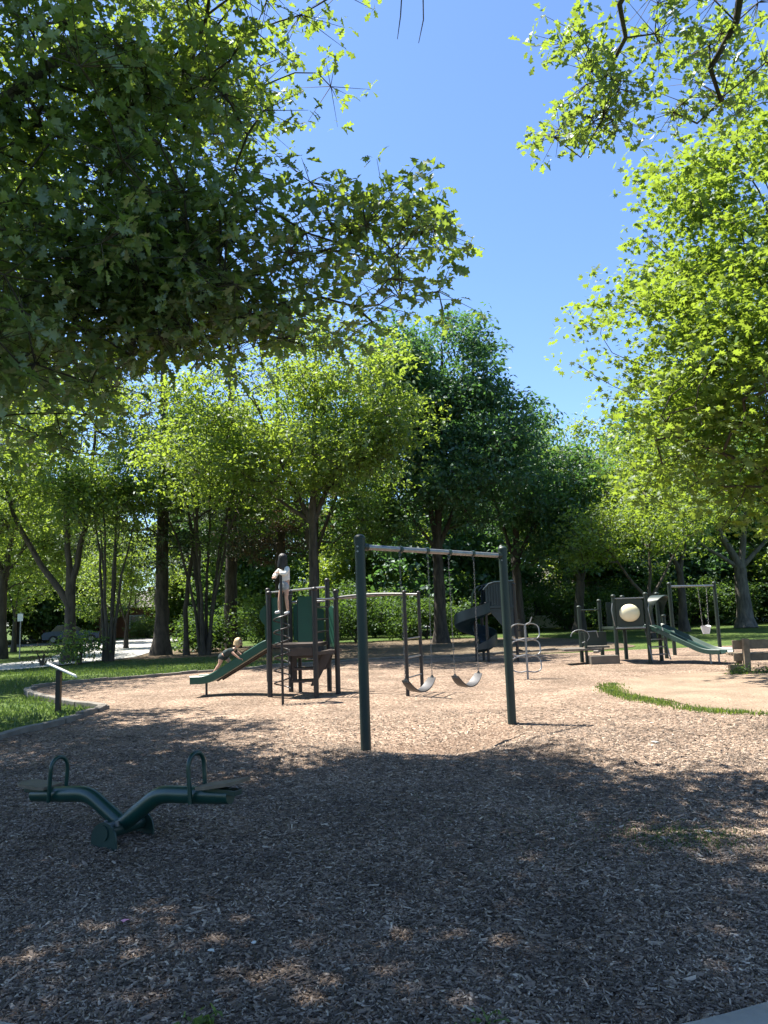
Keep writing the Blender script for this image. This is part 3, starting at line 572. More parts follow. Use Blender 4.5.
T('broadleaf_tree', 'forked tree with a long limb leaning left beside the sign', 'tree',
     [[(-13.3, 31.2, 0, .26), (-13.3, 31.2, 1.5, .22), (-13.3, 31.2, 2.8, .2)], [(-13.3, 31.2, 2.4, .15), (-14.6, 31.1, 4.2, .12), (-15.7, 31, 6.2, .09), (-16.4, 31, 8.5, .04)],
      [(-13.3, 31.2, 2.8, .14), (-13.5, 31.2, 6, .11), (-13.6, 31.2, 10, .04)], [(-13.3, 31.2, 2.8, .14), (-12.7, 31.3, 6, .11), (-12.3, 31.2, 10.5, .04)]],
     [((-14.2, 31, 9.4), (5.2, 4, 4.2)), ((-16.8, 30.5, 6.6), (2.6, 2.4, 1.6)), ((-11.4, 30.5, 6.6), (2.0, 2.0, 1.5))], 700, 10, 4, .2, 'ygreen', 'mid', seed=35, lobe=1.3, zmin=4.6, sig=.42)
def multistem(name, label, b, n, hmin, hmax, spread, r, seed, crown, ncl, leaf, ls=.16, zmin=2.0):
    q = random.Random(seed); tr = []
    for i in range(n):
        a = 2*math.pi*i/n+q.uniform(-.4, .4); s = q.uniform(.4, 1)*spread; h = q.uniform(hmin, hmax)
        x0, y0 = b[0]+.16*math.cos(a), b[1]+.16*math.sin(a)
        tr.append([(x0, y0, 0, r*q.uniform(.8, 1.3)), (x0+math.cos(a)*s*.12, y0+math.sin(a)*s*.1, h*.25, r*.9), (x0+math.cos(a)*s*.45, y0+math.sin(a)*s*.4, h*.62, r*.65), (x0+math.cos(a)*s, y0+math.sin(a)*s*.8, h, r*.25)])
    return T(name, label, 'tree', tr, crown, ncl, 9, 4, ls, leaf, 'mid', seed=seed, lobe=1.0, zmin=zmin, sig=.4)
multistem('multi_stem_tree', 'clump of thin dark upright stems beside the forked tree', (-11.3, 30.2), 6, 5.5, 8, .9, .075, 40, [((-11.3, 30.2, 6.6), (2.4, 2.2, 2.6))], 220, 'green')
multistem('multi_stem_tree', 'vase shaped clump of many slender stems behind the green slide', (-8.1, 33.1), 9, 8, 11, 2.6, .075, 41, [((-8.1, 33.1, 8.6), (3.4, 3.2, 3.2)), ((-6.9, 32.6, 5.6), (1.6, 1.6, 1.4))], 330, 'green', zmin=3.5)
T('broadleaf_tree', 'slender tree leaning left beside the evergreen trunk', 'tree', [[(-9.1, 33.8, 0, .12), (-9.15, 33.8, 2, .11), (-8.8, 33.8, 5, .09), (-8.3, 33.8, 9, .03)]], [((-8.6, 33.8, 8.4), (2.6, 2.6, 2.6))], 220, 8, 4, .17, 'ygreen', 'mid', seed=43, zmin=4.4)
T('broadleaf_tree', 'straight trunked street tree standing on the lit grass at far left', 'tree', fork((-18.9, 36.6), 3.8, [(.8, 0, 10, .15), (-1.6, 0, 9, .12), (2.0, 0, 7.5, .08)], .24),
     [((-18.9, 37.6, 7.6), (4.4, 4, 3.9)), ((-17.2, 37, 4.8), (2.4, 2.2, 1.4))], 560, 9, 4, .2, 'ygreen', 'mid', seed=44, zmin=3.2)
T('broadleaf_tree', 'mid green tree at the left edge overhanging the path', 'tree', fork((-24.5, 33), 3.4, [(1.8, 0, 7, .14), (-1.2, 0, 8, .1), (3.4, -.5, 6.8, .1)], .26),
     [((-23.0, 33, 7.6), (4.6, 4, 3.4))], 460, 9, 4, .2, 'ygreen', 'mid', seed=45, zmin=4.2)
T('broadleaf_tree', 'yellow green tree leaning in from the left edge above the lawn', 'tree', fork((-16.5, 20.5), 3.2, [(2.4, .5, 8.5, .1), (-1.2, 0, 9, .1), (3.6, -.5, 6.4, .07)], .24),
     [((-13.6, 21, 8.2), (4.4, 4.2, 3.6))], 560, 9, 4, .16, 'ygreen', 'mid', seed=105, zmin=4.4)
# right side
T('broadleaf_tree', 'small yellow green tree with crooked branches behind the bubble panel', 'tree', fork((12.1, 34.5), 1.7, [(-2.2, 0, 5, .08), (.4, 0, 6, .08), (2.0, 0, 5, .07)], .15),
     [((12.1, 34.5, 5.4), (3.6, 3, 2.2)), ((9.6, 34, 4.2), (1.8, 1.8, .8))], 380, 9, 4, .18, 'maple', 'mid', seed=46, zmin=2.6, flat=.3)
T('broadleaf_tree', 'dark trunked tree with low spreading crown right of the tire climber', 'tree', fork((11.2, 44), 3, [(-1.6, 0, 8, .14), (1.8, 0, 8.5, .13)], .34, (.3, 0)),
     [((11.4, 44, 7.6), (4.6, 4, 4.2))], 480, 9, 4, .24, 'green', 'mid', seed=47, zmin=2.8)
T('broadleaf_tree', 'pale trunked tree with arching limbs behind the toddler swing', 'tree', fork((20.5, 43), 3.4, [(-2.2, 0, 9, .22), (1.2, 0, 10, .2), (-4, 0, 6.5, .12), (3.4, 0, 7, .14)], .46),
     [((20.2, 43, 9.2), (6, 5, 5)), ((16.8, 43, 6.4), (3, 3, 2))], 620, 9, 4, .24, 'green', 'mid', seed=48, zmin=4.0, bark='barkg')
T('broadleaf_tree', 'light green tree behind the two lane slide', 'tree', fork((16.0, 40.5), 3.2, [(-1.6, 0, 8, .12), (1.4, 0, 9, .12)], .24),
     [((15.8, 40.5, 7.4), (4.2, 3.6, 3.8))], 480, 9, 4, .2, 'ygreen', 'mid', seed=49, zmin=3.0)
T('broadleaf_tree', 'bright green tree peeking above the dark round tree', 'tree', fork((12.6, 52), 4, [(0, 0, 14, .16)], .3), [((12.8, 52, 10.0), (5.4, 4.5, 5.6))], 520, 9, 4, .28, 'ygreen', 'mid', seed=50, zmin=4)
# ---- woodland behind: three source trees, copied
def copy_tree(o, loc, rz, sc):
    c = o.copy(); COL.objects.link(c); c.location = loc; c.rotation_euler = (0, 0, rz); c.scale = sc
    for ch in o.children:
        d = ch.copy(); COL.objects.link(d); d.parent = c
    return c
WL = ['mid green tree in the mass of woodland behind the playground', 'lighter yellow green tree in the mass of woodland behind the playground', 'dark blue green tree in the mass of woodland behind the playground']
WG = 'woodland trees massed behind the playground'
protos = [T('woodland_tree', WL[i], 'tree', fork((x0, 62), 4, [(1, 0, 12, .16), (-1.4, .5, 10, .12)], .3), [((x0, 62, 8.6), (4.9, 4.6, 6.2)), ((x0, 62, 3.4), (5.0, 4.4, 3.3))], 620, 14, 4, .28, mt, 'far', seed=60+i, zmin=.4, group=WG, sig=.6, lobe=1.6, rmin=.02)
          for i, (x0, mt) in enumerate(((-3, 'green'), (6.5, 'ygreen'), (15.5, 'blue')))]
q = random.Random(5); k = 0
for x0, y0 in [(-12, 64), (-17, 74), (-38, 82), (-35, 70), (-43, 66), (-50, 60), (24, 60), (32, 56), (40, 52), (48, 48), (2, 70), (11, 72), (20, 70), (30, 68), (-8, 74), (-31, 62), (-40, 56), (-17, 84), (36, 62), (28, 50), (-43, 62), (-46, 78), (-2, 56), (4.5, 53), (-20, 75), (-30, 70), (-13, 69), (-37, 50), (16, 57), (22, 55), (29, 57), (-33, 76)]:
    sc = q.uniform(.85, 1.25)
    c = copy_tree(protos[k % 3], (x0+q.uniform(-1, 1), y0+q.uniform(-1, 1), 0), q.uniform(0, 6.28), (sc, sc, sc*q.uniform(.9, 1.15))); k += 1
# understory shrubs: low dense bushes
def shrub(label, x, y, w_, h_, mat, seed, group=None, ls=.16, ncl=150, name='shrub'):
    return T(name, label, 'shrub', [[(x, y, 0, .05), (x+.1, y, h_*.6, .03)], [(x, y, 0, .04), (x-.4*w_, y, h_*.6, .02)]], [((x, y, h_*.52), (w_, w_*.8, h_*.5))], ncl, 9, 4, ls, mat, 'far', seed=seed, lobe=.8, zmin=.15, sig=.35, group=group, rmin=.01, flat=.7, tilt=.8, crown_name='foliage')
UL = 'one of the dark bushes along the foot of the woodland'; UG = 'bushes along the foot of the woodland'
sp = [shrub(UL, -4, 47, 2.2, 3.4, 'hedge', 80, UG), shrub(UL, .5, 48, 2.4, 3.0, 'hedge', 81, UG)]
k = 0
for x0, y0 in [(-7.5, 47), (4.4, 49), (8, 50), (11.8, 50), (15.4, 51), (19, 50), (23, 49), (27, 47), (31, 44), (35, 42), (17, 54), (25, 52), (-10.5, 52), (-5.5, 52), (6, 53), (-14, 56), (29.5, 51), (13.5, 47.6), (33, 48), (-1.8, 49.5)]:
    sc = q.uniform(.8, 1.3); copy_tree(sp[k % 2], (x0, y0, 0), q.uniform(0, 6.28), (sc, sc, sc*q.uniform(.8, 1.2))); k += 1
T('broadleaf_tree', 'leafy young tree screening the road left of the evergreen trunk', 'tree', fork((-15.4, 44), 1.5, [(.5, 0, 5, .06), (-1, 0, 5, .05)], .12), [((-15.4, 44, 4.6), (3.4, 3, 3.4))], 330, 9, 4, .18, 'ygreen', 'mid', seed=101, zmin=1.7)
T('broadleaf_tree', 'small bright tree in front of the brick house', 'tree', fork((-21.5, 56), 2, [(.5, 0, 6, .06), (-1, 0, 6, .05)], .14), [((-21.5, 56, 5.4), (4.6, 4, 4.0))], 330, 9, 4, .26, 'green', 'mid', seed=102, zmin=1.9)
T('broadleaf_tree', 'pale green roadside tree left of the forked tree', 'tree', fork((-22.5, 45), 2.2, [(.5, 0, 6, .06), (-1, 0, 6, .05)], .14), [((-22.5, 45, 5.6), (4.2, 4, 4.0))], 360, 9, 4, .22, 'ygreen', 'mid', seed=103, zmin=2.0)
T('broadleaf_tree', 'leafy tree beyond the road at the far left edge', 'tree', fork((-32.5, 57), 2.2, [(.5, 0, 6, .06), (-1, 0, 6, .05)], .14), [((-32.5, 57, 5.8), (5.6, 4, 5.0))], 400, 9, 4, .28, 'green', 'mid', seed=104, zmin=1.2)
shrub('low twiggy bush between the forked tree and the stem clump', -12.0, 29.2, .9, 1.3, 'green', 83, ncl=50, ls=.12)
shrub('low bush with pale pink blossom by the path', -13.3, 28.8, .45, .8, 'rust', 84, ncl=30, ls=.09)
shrub('rounded bright green bush in front of the brick house', -21.5, 67, 1.6, 1.6, 'ygreen', 85)
shrub('dark bush between the evergreen trunk and the slender stems', -8.9, 36.5, 1.3, 1.7, 'hedge', 86)
shrub('broad leafy bush right of the evergreen trunk behind the slide', -6.2, 38.5, 2.2, 2.6, 'green', 87)
shrub('leafy bush behind the monkey bars', -1.8, 41.5, 2.4, 2.6, 'hedge', 88, ncl=200)
shrub('leafy bush behind the tall forked tree', 2.2, 43, 2.6, 2.4, 'hedge', 89, ncl=200)
# ---------------------------------------------------------------- houses, cars, pole (far left)
def house(label, x, y, rz, w_, d_, h_, wallm, nwin):
    o = empty('house', (x, y, 0), label, 'house', None)
    Rz = Matrix.Rotation(rz, 3, 'Z'); L = lambda a, b, c: Vector((x, y, 0))+Rz @ Vector((a, b, c))
    MB().box(L(0, 0, h_/2), (w_, d_, h_), Rz).build('wall', wallm, o)
    mb = MB(); rh = 1.7; e = .45
    tri = [L(-w_/2-e, -d_/2-e, h_-.05), L(-w_/2-e, d_/2+e, h_-.05), L(-w_/2-e, 0, h_+rh)]
    mb.prism(tri, Rz @ Vector((w_+2*e, 0, 0))); rf = mb.build('roof', M['roof'], o)
    MB().box(L(w_*.25, .6, h_+rh*.9), (.7, .6, 1.3), Rz, .02).build('chimney', M['brick'], rf)
    for i in range(nwin):
        a = -w_/2+w_*(i+.5)/nwin
        if i == nwin//2:
            dr = MB().box(L(a, -d_/2-.03, 1.05), (1.0, .08, 2.1), Rz, .01).build('door', M['white'], o)
            MB().ball(L(a+.38, -d_/2-.10, 1.0), .04).build('handle', M['galv'], dr); continue
        wn = MB().box(L(a, -d_/2-.02, 1.5), (1.25, .05, 1.15), Rz).build('window', M['glass'], o)
        fr = MB()
        for (dx, dz, sx, sz) in ((0, .62, 1.45, .1), (0, -.62, 1.45, .1), (-.67, 0, .1, 1.2), (.67, 0, .1, 1.2), (0, 0, .05, 1.15)):
            fr.box(L(a+dx, -d_/2-.05, 1.5+dz), (sx, .07, sz), Rz)
        fr.build('frame', M['white'], wn)
    return o
house('red brick house with grey roof beyond the road at left', -28.5, 79, .15, 13, 8, 3.0, M['brick'], 5)
house('pale sided house hidden behind the trees at far left', -42, 64, .5, 12, 8, 3.4, M['siding'], 5)
house('pale house glimpsed through the trees behind the bubble panel', 16.5, 60, -.1, 11, 7, 3.2, M['siding'], 5)
def car(label, x, y, rz):
    o = empty('parked_car', (x, y, 0), label, 'car', None); Rz = Matrix.Rotation(rz, 3, 'Z'); L = lambda a, b, c: Vector((x, y, 0))+Rz @ Vector((a, b, c))
    prof = [(-2.2, .35), (-2.25, .7), (-2.1, .9), (-1.5, .98), (1.0, .98), (1.9, .85), (2.2, .7), (2.25, .35)]
    MB().prism([L(a, -.85, c) for a, c in prof], Rz @ Vector((0, 1.7, 0))).build('body', M['carb'], o)
    gp = [(-1.6, .98), (-1.15, 1.42), (.1, 1.45), (.95, .98)]
    MB().prism([L(a, -.76, c) for a, c in gp], Rz @ Vector((0, 1.52, 0))).build('window', M['glass'], o)
    rp_ = [(-1.2, 1.425), (-1.1, 1.47), (.05, 1.49), (.16, 1.455)]
    MB().prism([L(a, -.74, c) for a, c in rp_], Rz @ Vector((0, 1.48, 0))).build('roof', M['carb'], o)
    for a in (-1.4, 1.4):
        for b in (-.83, .83):
            wh = MB().tube([L(a, b-.1, .33), L(a, b+.1, .33)], .33, 20).build('wheel', M['tyre'], o, True)
            MB().tube([L(a, b-.115, .33), L(a, b+.115, .33)], .19, 14).build('rim', M['galv'], wh, True)
    for b in (-.6, .6): MB().ball(L(2.2, b, .68), .1, (.5, 1.3, .8)).build('headlight', M['white'], o, True)
    return o
car('dark blue car parked on the road behind the forked tree', -25.4, 60.4, R(18))
car('dark blue car at the left edge of the road', -34.5, 57.6, R(14))
o = empty('street_sign', (-17.6, 35.8, 0), 'thin pole with a pale sign plate beside the street tree', 'sign')
MB().tube([(-17.6, 35.8, 0), (-17.6, 35.8, 2.2)], .03).build('pole', M['galv'], o, True)
MB().box((-17.6, 35.75, 1.95), (.26, .02, .36), None, .004).build('plate', M['white'], o)
# ---------------------------------------------------------------- swing set
def cap(mb, p, r): mb.ball(p, r, (1, 1, .75), 16, 8)
SL, SR = Vector((-.31, 9.01, 0)), Vector((1.72, 10.86, 0))
o = empty('swing_set', (SL+SR)/2, 'dark green two post swing frame with steel top bar in the middle', 'swing set')
for P, zt in ((SL, 2.5), (SR, 2.45)):
    z0 = hz(P.x, P.y)-.15
    pp = MB().tube([(P.x, P.y, z0), (P.x, P.y, zt-.01)], .062, 24).build('post', M['gpost'], o, True)
    bo = MB()
    for zz in (zt-.10, zt-.16): bo.tube([(P.x-.03, P.y-.07, zz), (P.x-.02, P.y-.055, zz)], .012, 6)
    bo.build('bolts', M['galv'], pp)
    mb = MB(); cap(mb, (P.x, P.y, zt), .074); mb.tube([(P.x, P.y, zt-.07), (P.x, P.y, zt)], .070, 20); mb.build('post_cap', M['gpost'], pp, True)
BA, BB = SL+Vector((0, 0, 2.40)), SR+Vector((0, 0, 2.36)); bd = (BB-BA).normalized()
MB().tube([BA+bd*.05, BB-bd*.05], .033, 16).build('top_bar', M['galv'], o, True)
for P in (BA+bd*.085, BB-bd*.085): MB().tube([P-bd*.035, P+bd*.035], .045, 16).build('collar', M['gpost'], o, True)
def chain_mb(a, b, mb, link_l=.034, r=.0026, rad=.008):
    a, b = Vector(a), Vector(b); d = b-a; n = max(2, int(d.length/link_l)); t = d.normalized(); s = t.cross(Vector((0, 1, .01))).normalized(); u = t.cross(s)
    for i in range(n):
        c = a+d*((i+.5)/n); w1 = s if i % 2 else u
        mb.tube([c+t*(math.cos(k*math.pi/4)*link_l*.66)+w1*(math.sin(k*math.pi/4)*rad) for k in range(8)], r, 5, closed=True)
for ti, lab in ((.335, 'left black belt swing hanging from the middle frame'), (.668, 'right black belt swing hanging from the middle frame')):
    C = BA+(BB-BA)*ti; sw = empty('swing', (C.x, C.y, C.z), lab, 'swing', 'belt swings on the middle frame')
    zs = .73 if ti < .5 else .71; hw = .24
    nrm = bd.cross(Vector((0, 0, 1))).normalized(); nrm = -nrm
    rows_t, rows_b = [], []
    for i in range(15):
        u = -1+2*i/14; p = C+bd*(u*hw); z = zs-.15+.15*abs(u)**2.1
        wd = .085-.02*abs(u)**4
        dz = .008
        rows_t.append([Vector((p.x, p.y, z+dz))-nrm*wd+Vector((0, 0, .008)), Vector((p.x, p.y, z+dz)), Vector((p.x, p.y, z+dz))+nrm*wd+Vector((0, 0, .008))])
        rows_b.append([Vector((p.x, p.y, z-dz))-nrm*wd+Vector((0, 0, .008)), Vector((p.x, p.y, z-dz)), Vector((p.x, p.y, z-dz))+nrm*wd+Vector((0, 0, .008))])
    mb = MB(); mb.grid([a+list(reversed(b)) for a, b in zip(rows_t, rows_b)], closed=True)
    mb.f.append(tuple(range(6))); mb.f.append(tuple(len(mb.v)-6+i for i in range(6)))
    mb.build('seat', M['rubber'], sw, True)
    for s in (-1, 1):
        e = C+bd*(s*hw); mb = MB(); chain_mb((e.x, e.y, zs+.03), (e.x+bd.x*s*.02, e.y+bd.y*s*.02, C.z-.06), mb); mb.build('chain', M['chain'], sw, True)
        mb = MB(); h = Vector((e.x, e.y, C.z)); mb.tube([h-bd*.02, h+bd*.02], .046, 14); mb.tube([h+Vector((0, 0, -.03)), h+Vector((0, 0, -.085))], .010, 8); mb.build('hanger', M['dark'], sw, True)
        t_ = Vector((e.x, e.y, zs)); MB().prism([t_-nrm*.06+Vector((0, 0, -.01)), t_+nrm*.06+Vector((0, 0, -.01)), t_+Vector((0, 0, .05))], bd*.006).build('seat_bracket', M['chain'], sw)
# ---------------------------------------------------------------- seesaw
def seesaw():
    cx, cy = -1.99, 5.66; o = empty('seesaw', (cx, cy, 0), 'green bent tube seesaw with handle loops in the near left shade', 'seesaw')
    ax = Vector((.866, -.5, 0)).normalized(); sx = Vector((-ax.y, ax.x, 0)); c0 = Vector((cx, cy, hz(cx, cy)))
    L = lambda a, b, z: c0+ax*a+sx*b+Vector((0, 0, z+.085*a*min(1, max(0, z)/.2)))
    def bez(P, n=14):
        P = [np.array(p) for p in P]; out = []
        for i in range(n+1):
            t = i/n; Q = P
            while len(Q) > 1: Q = [Q[k]*(1-t)+Q[k+1]*t for k in range(len(Q)-1)]
            out.append(Q[0])
        return out
    for s in (1, -1):
        pr = [(.0, .115), (.27, .27)]+[tuple(v) for v in bez([(.27, .27), (.40, .35), (.48, .325), (.66, .325)])][1:]+[(1.04, .318)]
        pts = [L(s*a, 0, z) for a, z in pr]
        ar = MB().tube(pts, [.060]*(len(pts)-1)+[.052], 14, flat=(1.0, .85)).build('arm', M['teal'], o, True)
        # seat board, tapered outward
        z = .372; mb = MB()
        ol = [L(s*.80, -.085, z), L(s*.80, .085, z), L(s*.90, .105, z+.005), L(s*1.09, .095, z+.025), L(s*1.16, .06, z+.035), L(s*1.16, -.06, z+.035), L(s*1.09, -.095, z+.025), L(s*.90, -.105, z+.005)]
        mb.prism(ol, (0, 0, .022)); mb.build('seat', M['seatw'], o)
        MB().box(L(s*.98, 0, .352), (.26, .075, .035), Matrix.Rotation(math.atan2(ax.y, ax.x), 3, 'Z'), .005).build('seat_bracket', M['dark'], o)
        # handle loop straddling the arm
        hp = [L(s*.75, -.075, .28)]+[L(s*(.75-.02*k_/8), -.075, .28+.24*k_/8) for k_ in range(1, 9)]
        hp += [L(s*.73, -.075*math.cos(R(a)), .52+.085*math.sin(R(a))) for a in range(15, 180, 15)]
        hp += [L(s*(.73+.02*k_/8), .075, .52-.24*k_/8) for k_ in range(0, 9)]
        MB().tube(hp, .0155, 10).build('handle', M['teal'], o, True)
    for b in (-.17, .17):
        fl = [L(-.13, b, -.06)]+[L(-.13*math.cos(R(a)), b, .05+.12*math.sin(R(a))) for a in range(0, 181, 15)]+[L(.13, b, -.06)]
        MB().prism(fl, sx*.012).build('base_plate', M['dark'], o)
    MB().tube([L(0, -.18, .10), L(0, .19, .10)], .055, 16).build('pivot', M['dark'], o, True)
    mb = MB()
    for a in (-.06, .06):
        for b in (-.10, .10): mb.tube([L(a, b, .13), L(a, b, .165)], .014, 6)
    mb.build('bolts', M['galv'], o)
seesaw()
# ---------------------------------------------------------------- information sign (left)
sg = G(58, 713); sx0, sy0 = sg.x, sg.y
o = empty('information_sign', (sx0, sy0, hz(sx0, sy0)), 'slanted pale reading board on a black post on the left lawn', 'sign')
MB().box((sx0, sy0, .36), (.085, .085, .80), None, .006).build('post', M['bpost'], o)
rt = Matrix.Rotation(R(24.5), 3, 'Z') @ Matrix.Rotation(R(28), 3, 'Y')
MB().box((sx0+.05, sy0, .765), (.56, .62, .02), rt, .004).build('panel', M['white'], o)
MB().box((sx0+.045, sy0, .748), (.2, .2, .014), rt).build('bracket', M['bpost'], o)
# ---------------------------------------------------------------- slide helper
def chute(path, width, side, mat, parent, name='slide', th=.02, lanes=1, bedz=.0):
    """path of Vector centre points; open trough following the path"""
    N = len(path); prof = []
    w2 = width/2; wt = .035
    prof = [(-w2-wt, -th), (-w2-wt, side), (-w2-wt*.5, side+.015), (-w2, side), (-w2+.015, .03), (-w2+.05, .0)]
    if lanes == 2: prof += [(-.035, 0), (-.02, side*.8), (.02, side*.8), (.035, 0)]
    prof += [(w2-.05, 0), (w2-.015, .03), (w2, side), (w2+wt*.5, side+.015), (w2+wt, side), (w2+wt, -th)]
    rows = []
    for i, p in enumerate(path):
        t = (path[min(i+1, N-1)]-path[max(i-1, 0)]).normalized(); s = t.cross(Vector((0, 0, 1))).normalized(); n_ = s.cross(t).normalized()
        rows.append([p+s*a+n_*b for a, b in prof])
    mb = MB().grid(rows, closed=True); k = len(prof)
    return mb.build(name, mat, parent, True)
def bend(a, b, c, n=8):
    return [a.lerp(b, i/n).lerp(b.lerp(c, i/n), i/n) for i in range(n+1)]
def slide_path(top, bot, flat_top=.15, flat_bot=.35):
    d = Vector((bot.x-top.x, bot.y-top.y, 0)); L_ = d.length; d.normalize()
    a = top; b = top+d*flat_top; c = Vector((bot.x, bot.y, bot.z))-d*flat_bot
    m1 = b+(c-b)*.12; m2 = c-(c-b)*.16
    return [a]+bend(a+d*.03, b, m1, 5)+bend(m2, c, c+d*flat_bot*.5, 7)+[bot]
def vpost(x, y, z1, r, mat, parent, capm=None, name='post', z0=None):
    z0 = hz(x, y)-.05 if z0 is None else z0
    p_ = MB().tube([(x, y, z0), (x, y, z1)], r, 16).build(name, mat, parent, True)
    mb = MB(); mb.ball((x, y, z1), r*1.22, (1, 1, .8), 14, 8); mb.build('post_cap', capm or mat, p_, True)
    return p_
def panel_between(a, b, z0, z1, th, mat, parent, name='panel', inset=.06, arch=0):
    a, b = Vector(a), Vector(b); d = (b-a); ln = d.length; d.normalize(); n_ = Vector((-d.y, d.x)); a2 = a+d*inset; b2 = b-d*inset
    ol = [(a2, z0), (b2, z0), (b2, z1)]
    if arch:
        for k_ in range(1, 8):
            q_ = b2.lerp(a2, k_/8); ol.append((q_, z1+arch*math.sin(math.pi*k_/8)))
    ol.append((a2, z1))
    mb = MB().prism([(p.x-n_.x*th/2, p.y-n_.y*th/2, z) for p, z in ol], (n_.x*th, n_.y*th, 0))
    return mb.build(name, mat, parent)
# ---------------------------------------------------------------- climbing tower (left)
def tower():
    o = empty('climbing_tower', (-1.8, 15.4, 0), 'green and black play tower with slide, coil climber and monkey bars at left', 'play structure')
    p2, p4, p6, p3 = (-2.40, 15.12), (-1.45, 14.85), (-1.28, 16.0), (-2.10, 16.05)
    for (x, y), z in ((p2, 2.06), (p4, 2.10), (p6, 2.32), (p3, 2.10), ((-1.06, 15.42), 2.06), ((-2.98, 18.6), 2.25)):
        vpost(x, y, z, .052, M['bpost'], o, M['bpost'])
    # decks
    MB().prism([(*p2, .96), (*p4, .96), (*p6, .96), (*p3, .96)], (0, 0, .07)).build('deck', M['deck'], o)
    MB().prism([(p4[0]+.02, p4[1]+.05, .80), (-1.06, 15.42, .80), (-1.0, 15.95, .80), (p6[0], p6[1]-.03, .80)], (0, 0, .07)).build('deck', M['deck'], o)
    panel_between(p2, p3, 1.06, 1.98, .03, M['panel'], o, arch=.0, inset=.38)
    panel_between((-2.36, 15.14), (-2.1, 15.06), 1.07, 1.97, .03, M['panel'], o, inset=.01)
    panel_between((-1.80, 14.96), (-1.48, 14.87), 1.07, 1.97, .03, M['panel'], o, inset=.01)
    panel_between((-2.04, 16.03), (-1.72, 16.01), 1.07, 1.80, .03, M['panel'], o, inset=.02, arch=.06)
    panel_between((-1.27, 15.95), (-1.08, 15.48), .92, 1.72, .03, M['panel'], o, inset=.10, arch=.05)
    # rounded hood beside the slide entrance
    hc = Vector((-2.46, 15.6, 0)); ol = [(-.02, 1.05), (.10, 1.05), (.10, 1.85)]+[(.10-.24*math.sin(R(a)), 1.62+.23*math.cos(R(a))) for a in range(0, 150, 12)]
    MB().prism([(hc.x+a, 15.16, z) for a, z in ol], (0, .03, 0)).build('hood', M['panel'], o)
    MB().prism([(hc.x+a+.1, 15.98, z) for a, z in ol], (0, .03, 0)).build('hood', M['panel'], o)
    panel_between((-1.72, 16.01), (-1.34, 15.99), 1.07, 1.70, .03, M['panel'], o, inset=.02, arch=.05)
    for zz in (1.25, 1.5, 1.75): MB().tube([(-1.28, 15.95, zz), (-1.42, 14.9, zz)], .016, 8).build('rail', M['bpost'], o, True)
    MB().prism([(-2.06, 15.9, .25), (-1.95, 15.9, .25), (-1.95, 15.9, .95), (-2.06, 15.9, .95)], (0, .03, 0)).build('skirt', M['deck'], o)
    vpost(-1.9, 16.03, 1.9, .04, M['bpost'], o)
    # rails
    for a, b, z in ((p4, (-1.06, 15.42), 1.9), (p6, (-2.98, 18.6), 2.18), (p3, p6, 1.88)):
        MB().tube([(*a, z), (*b, z)], .022, 10).build('rail', M['galv'], o, True)
    # slide
    top = Vector((-2.30, 15.62, 1.00)); bot = Vector((-4.12, 15.95, .27))
    sp_ = slide_path(top, bot, .14, .42); chute(sp_, .42, .13, M['slide'], o)
    d = Vector((bot.x-top.x, bot.y-top.y, 0)).normalized(); s = d.cross(Vector((0, 0, 1)))
    for off in (-.14, .14): 
        MB().tube([sp_[4]+s*off+Vector((0, 0, -.055)), sp_[8]+s*off+Vector((0, 0, -.055))], .018, 8).build('slide_rib', M['deck'], o, True)
    MB().tube([(-3.86, 15.9, 0), (-3.86, 15.9, .27)], .025, 10).build('slide_leg', M['bpost'], o, True)
    # coil climber
    cx, cy = -2.02, 14.22
    MB().tube([(cx, cy, -.05), (cx, cy, 2.42)], .024, 12).build('climber_pole', M['bpost'], o, True)
    hp = [(cx+(.15)*math.cos(a*.3), cy+.15*math.sin(a*.3), .22+1.42*a/126) for a in range(127)]
    MB().tube(hp, .014, 8).build('climbing_coil', M['galv'] if False else M['bpost'], o, True)
    MB().tube([(cx, cy, 2.0), (-1.9, 15.0, 2.0)], .018, 8).build('rail', M['bpost'], o, True)
    # stairs down the right side
    for k_ in range(3):
        MB().box((-1.74+.05*k_, 15.35, .28+.24*k_), (.5, .34, .045), Matrix.Rotation(.1, 3, 'Z'), .006).build('step', M['deck'], o)
    MB().prism([(-1.6, 15.2, .18), (-1.5, 15.2, .18), (-1.15, 15.2, .80), (-1.35, 15.2, .80)], (0, .04, 0)).build('stringer', M['deck'], o)
    MB().prism([(-1.60, 15.55, .80), (-1.15, 15.55, .80), (-1.25, 15.55, .50), (-1.42, 15.55, .44)], (0, .03, 0)).build('fan_panel', M['deck'], o)
    panel_between((-2.05, 14.98), (-1.48, 14.84), .80, .955, .03, M['deck'], o, 'skirt', inset=.02)
    # monkey bars
    A1, B1 = Vector((-1.06, 15.42, 1.93)), Vector((.33, 14.29, 1.93)); A2, B2 = Vector((-.75, 16.05, 1.93)), Vector((.64, 15.1, 1.93))
    def arch(a, b): return [a.lerp(b, i/14)+Vector((0, 0, .03*math.sin(math.pi*i/14))) for i in range(15)]
    R1, R2 = arch(A1, B1), arch(A2, B2)
    for r_ in (R1, R2): MB().tube(r_, .024, 10).build('monkey_bar_rail', M['chain'], o, True)
    for i in range(1, 15, 2): MB().tube([R1[i], R2[i]], .014, 8).build('rung', M['galv'], o, True)
    MB().tube([(*p6, 1.93), A2], .022, 10).build('rail', M['galv'], o, True)
    for B in (B1, B2): vpost(B.x, B.y, 1.97, .035, M['bpost'], o)
    for z in (.35, .72, 1.08): MB().tube([(B1.x, B1.y, z), (B2.x, B2.y, z)], .015, 8).build('rung', M['galv'], o, True)
    return (cx, cy)
tower()
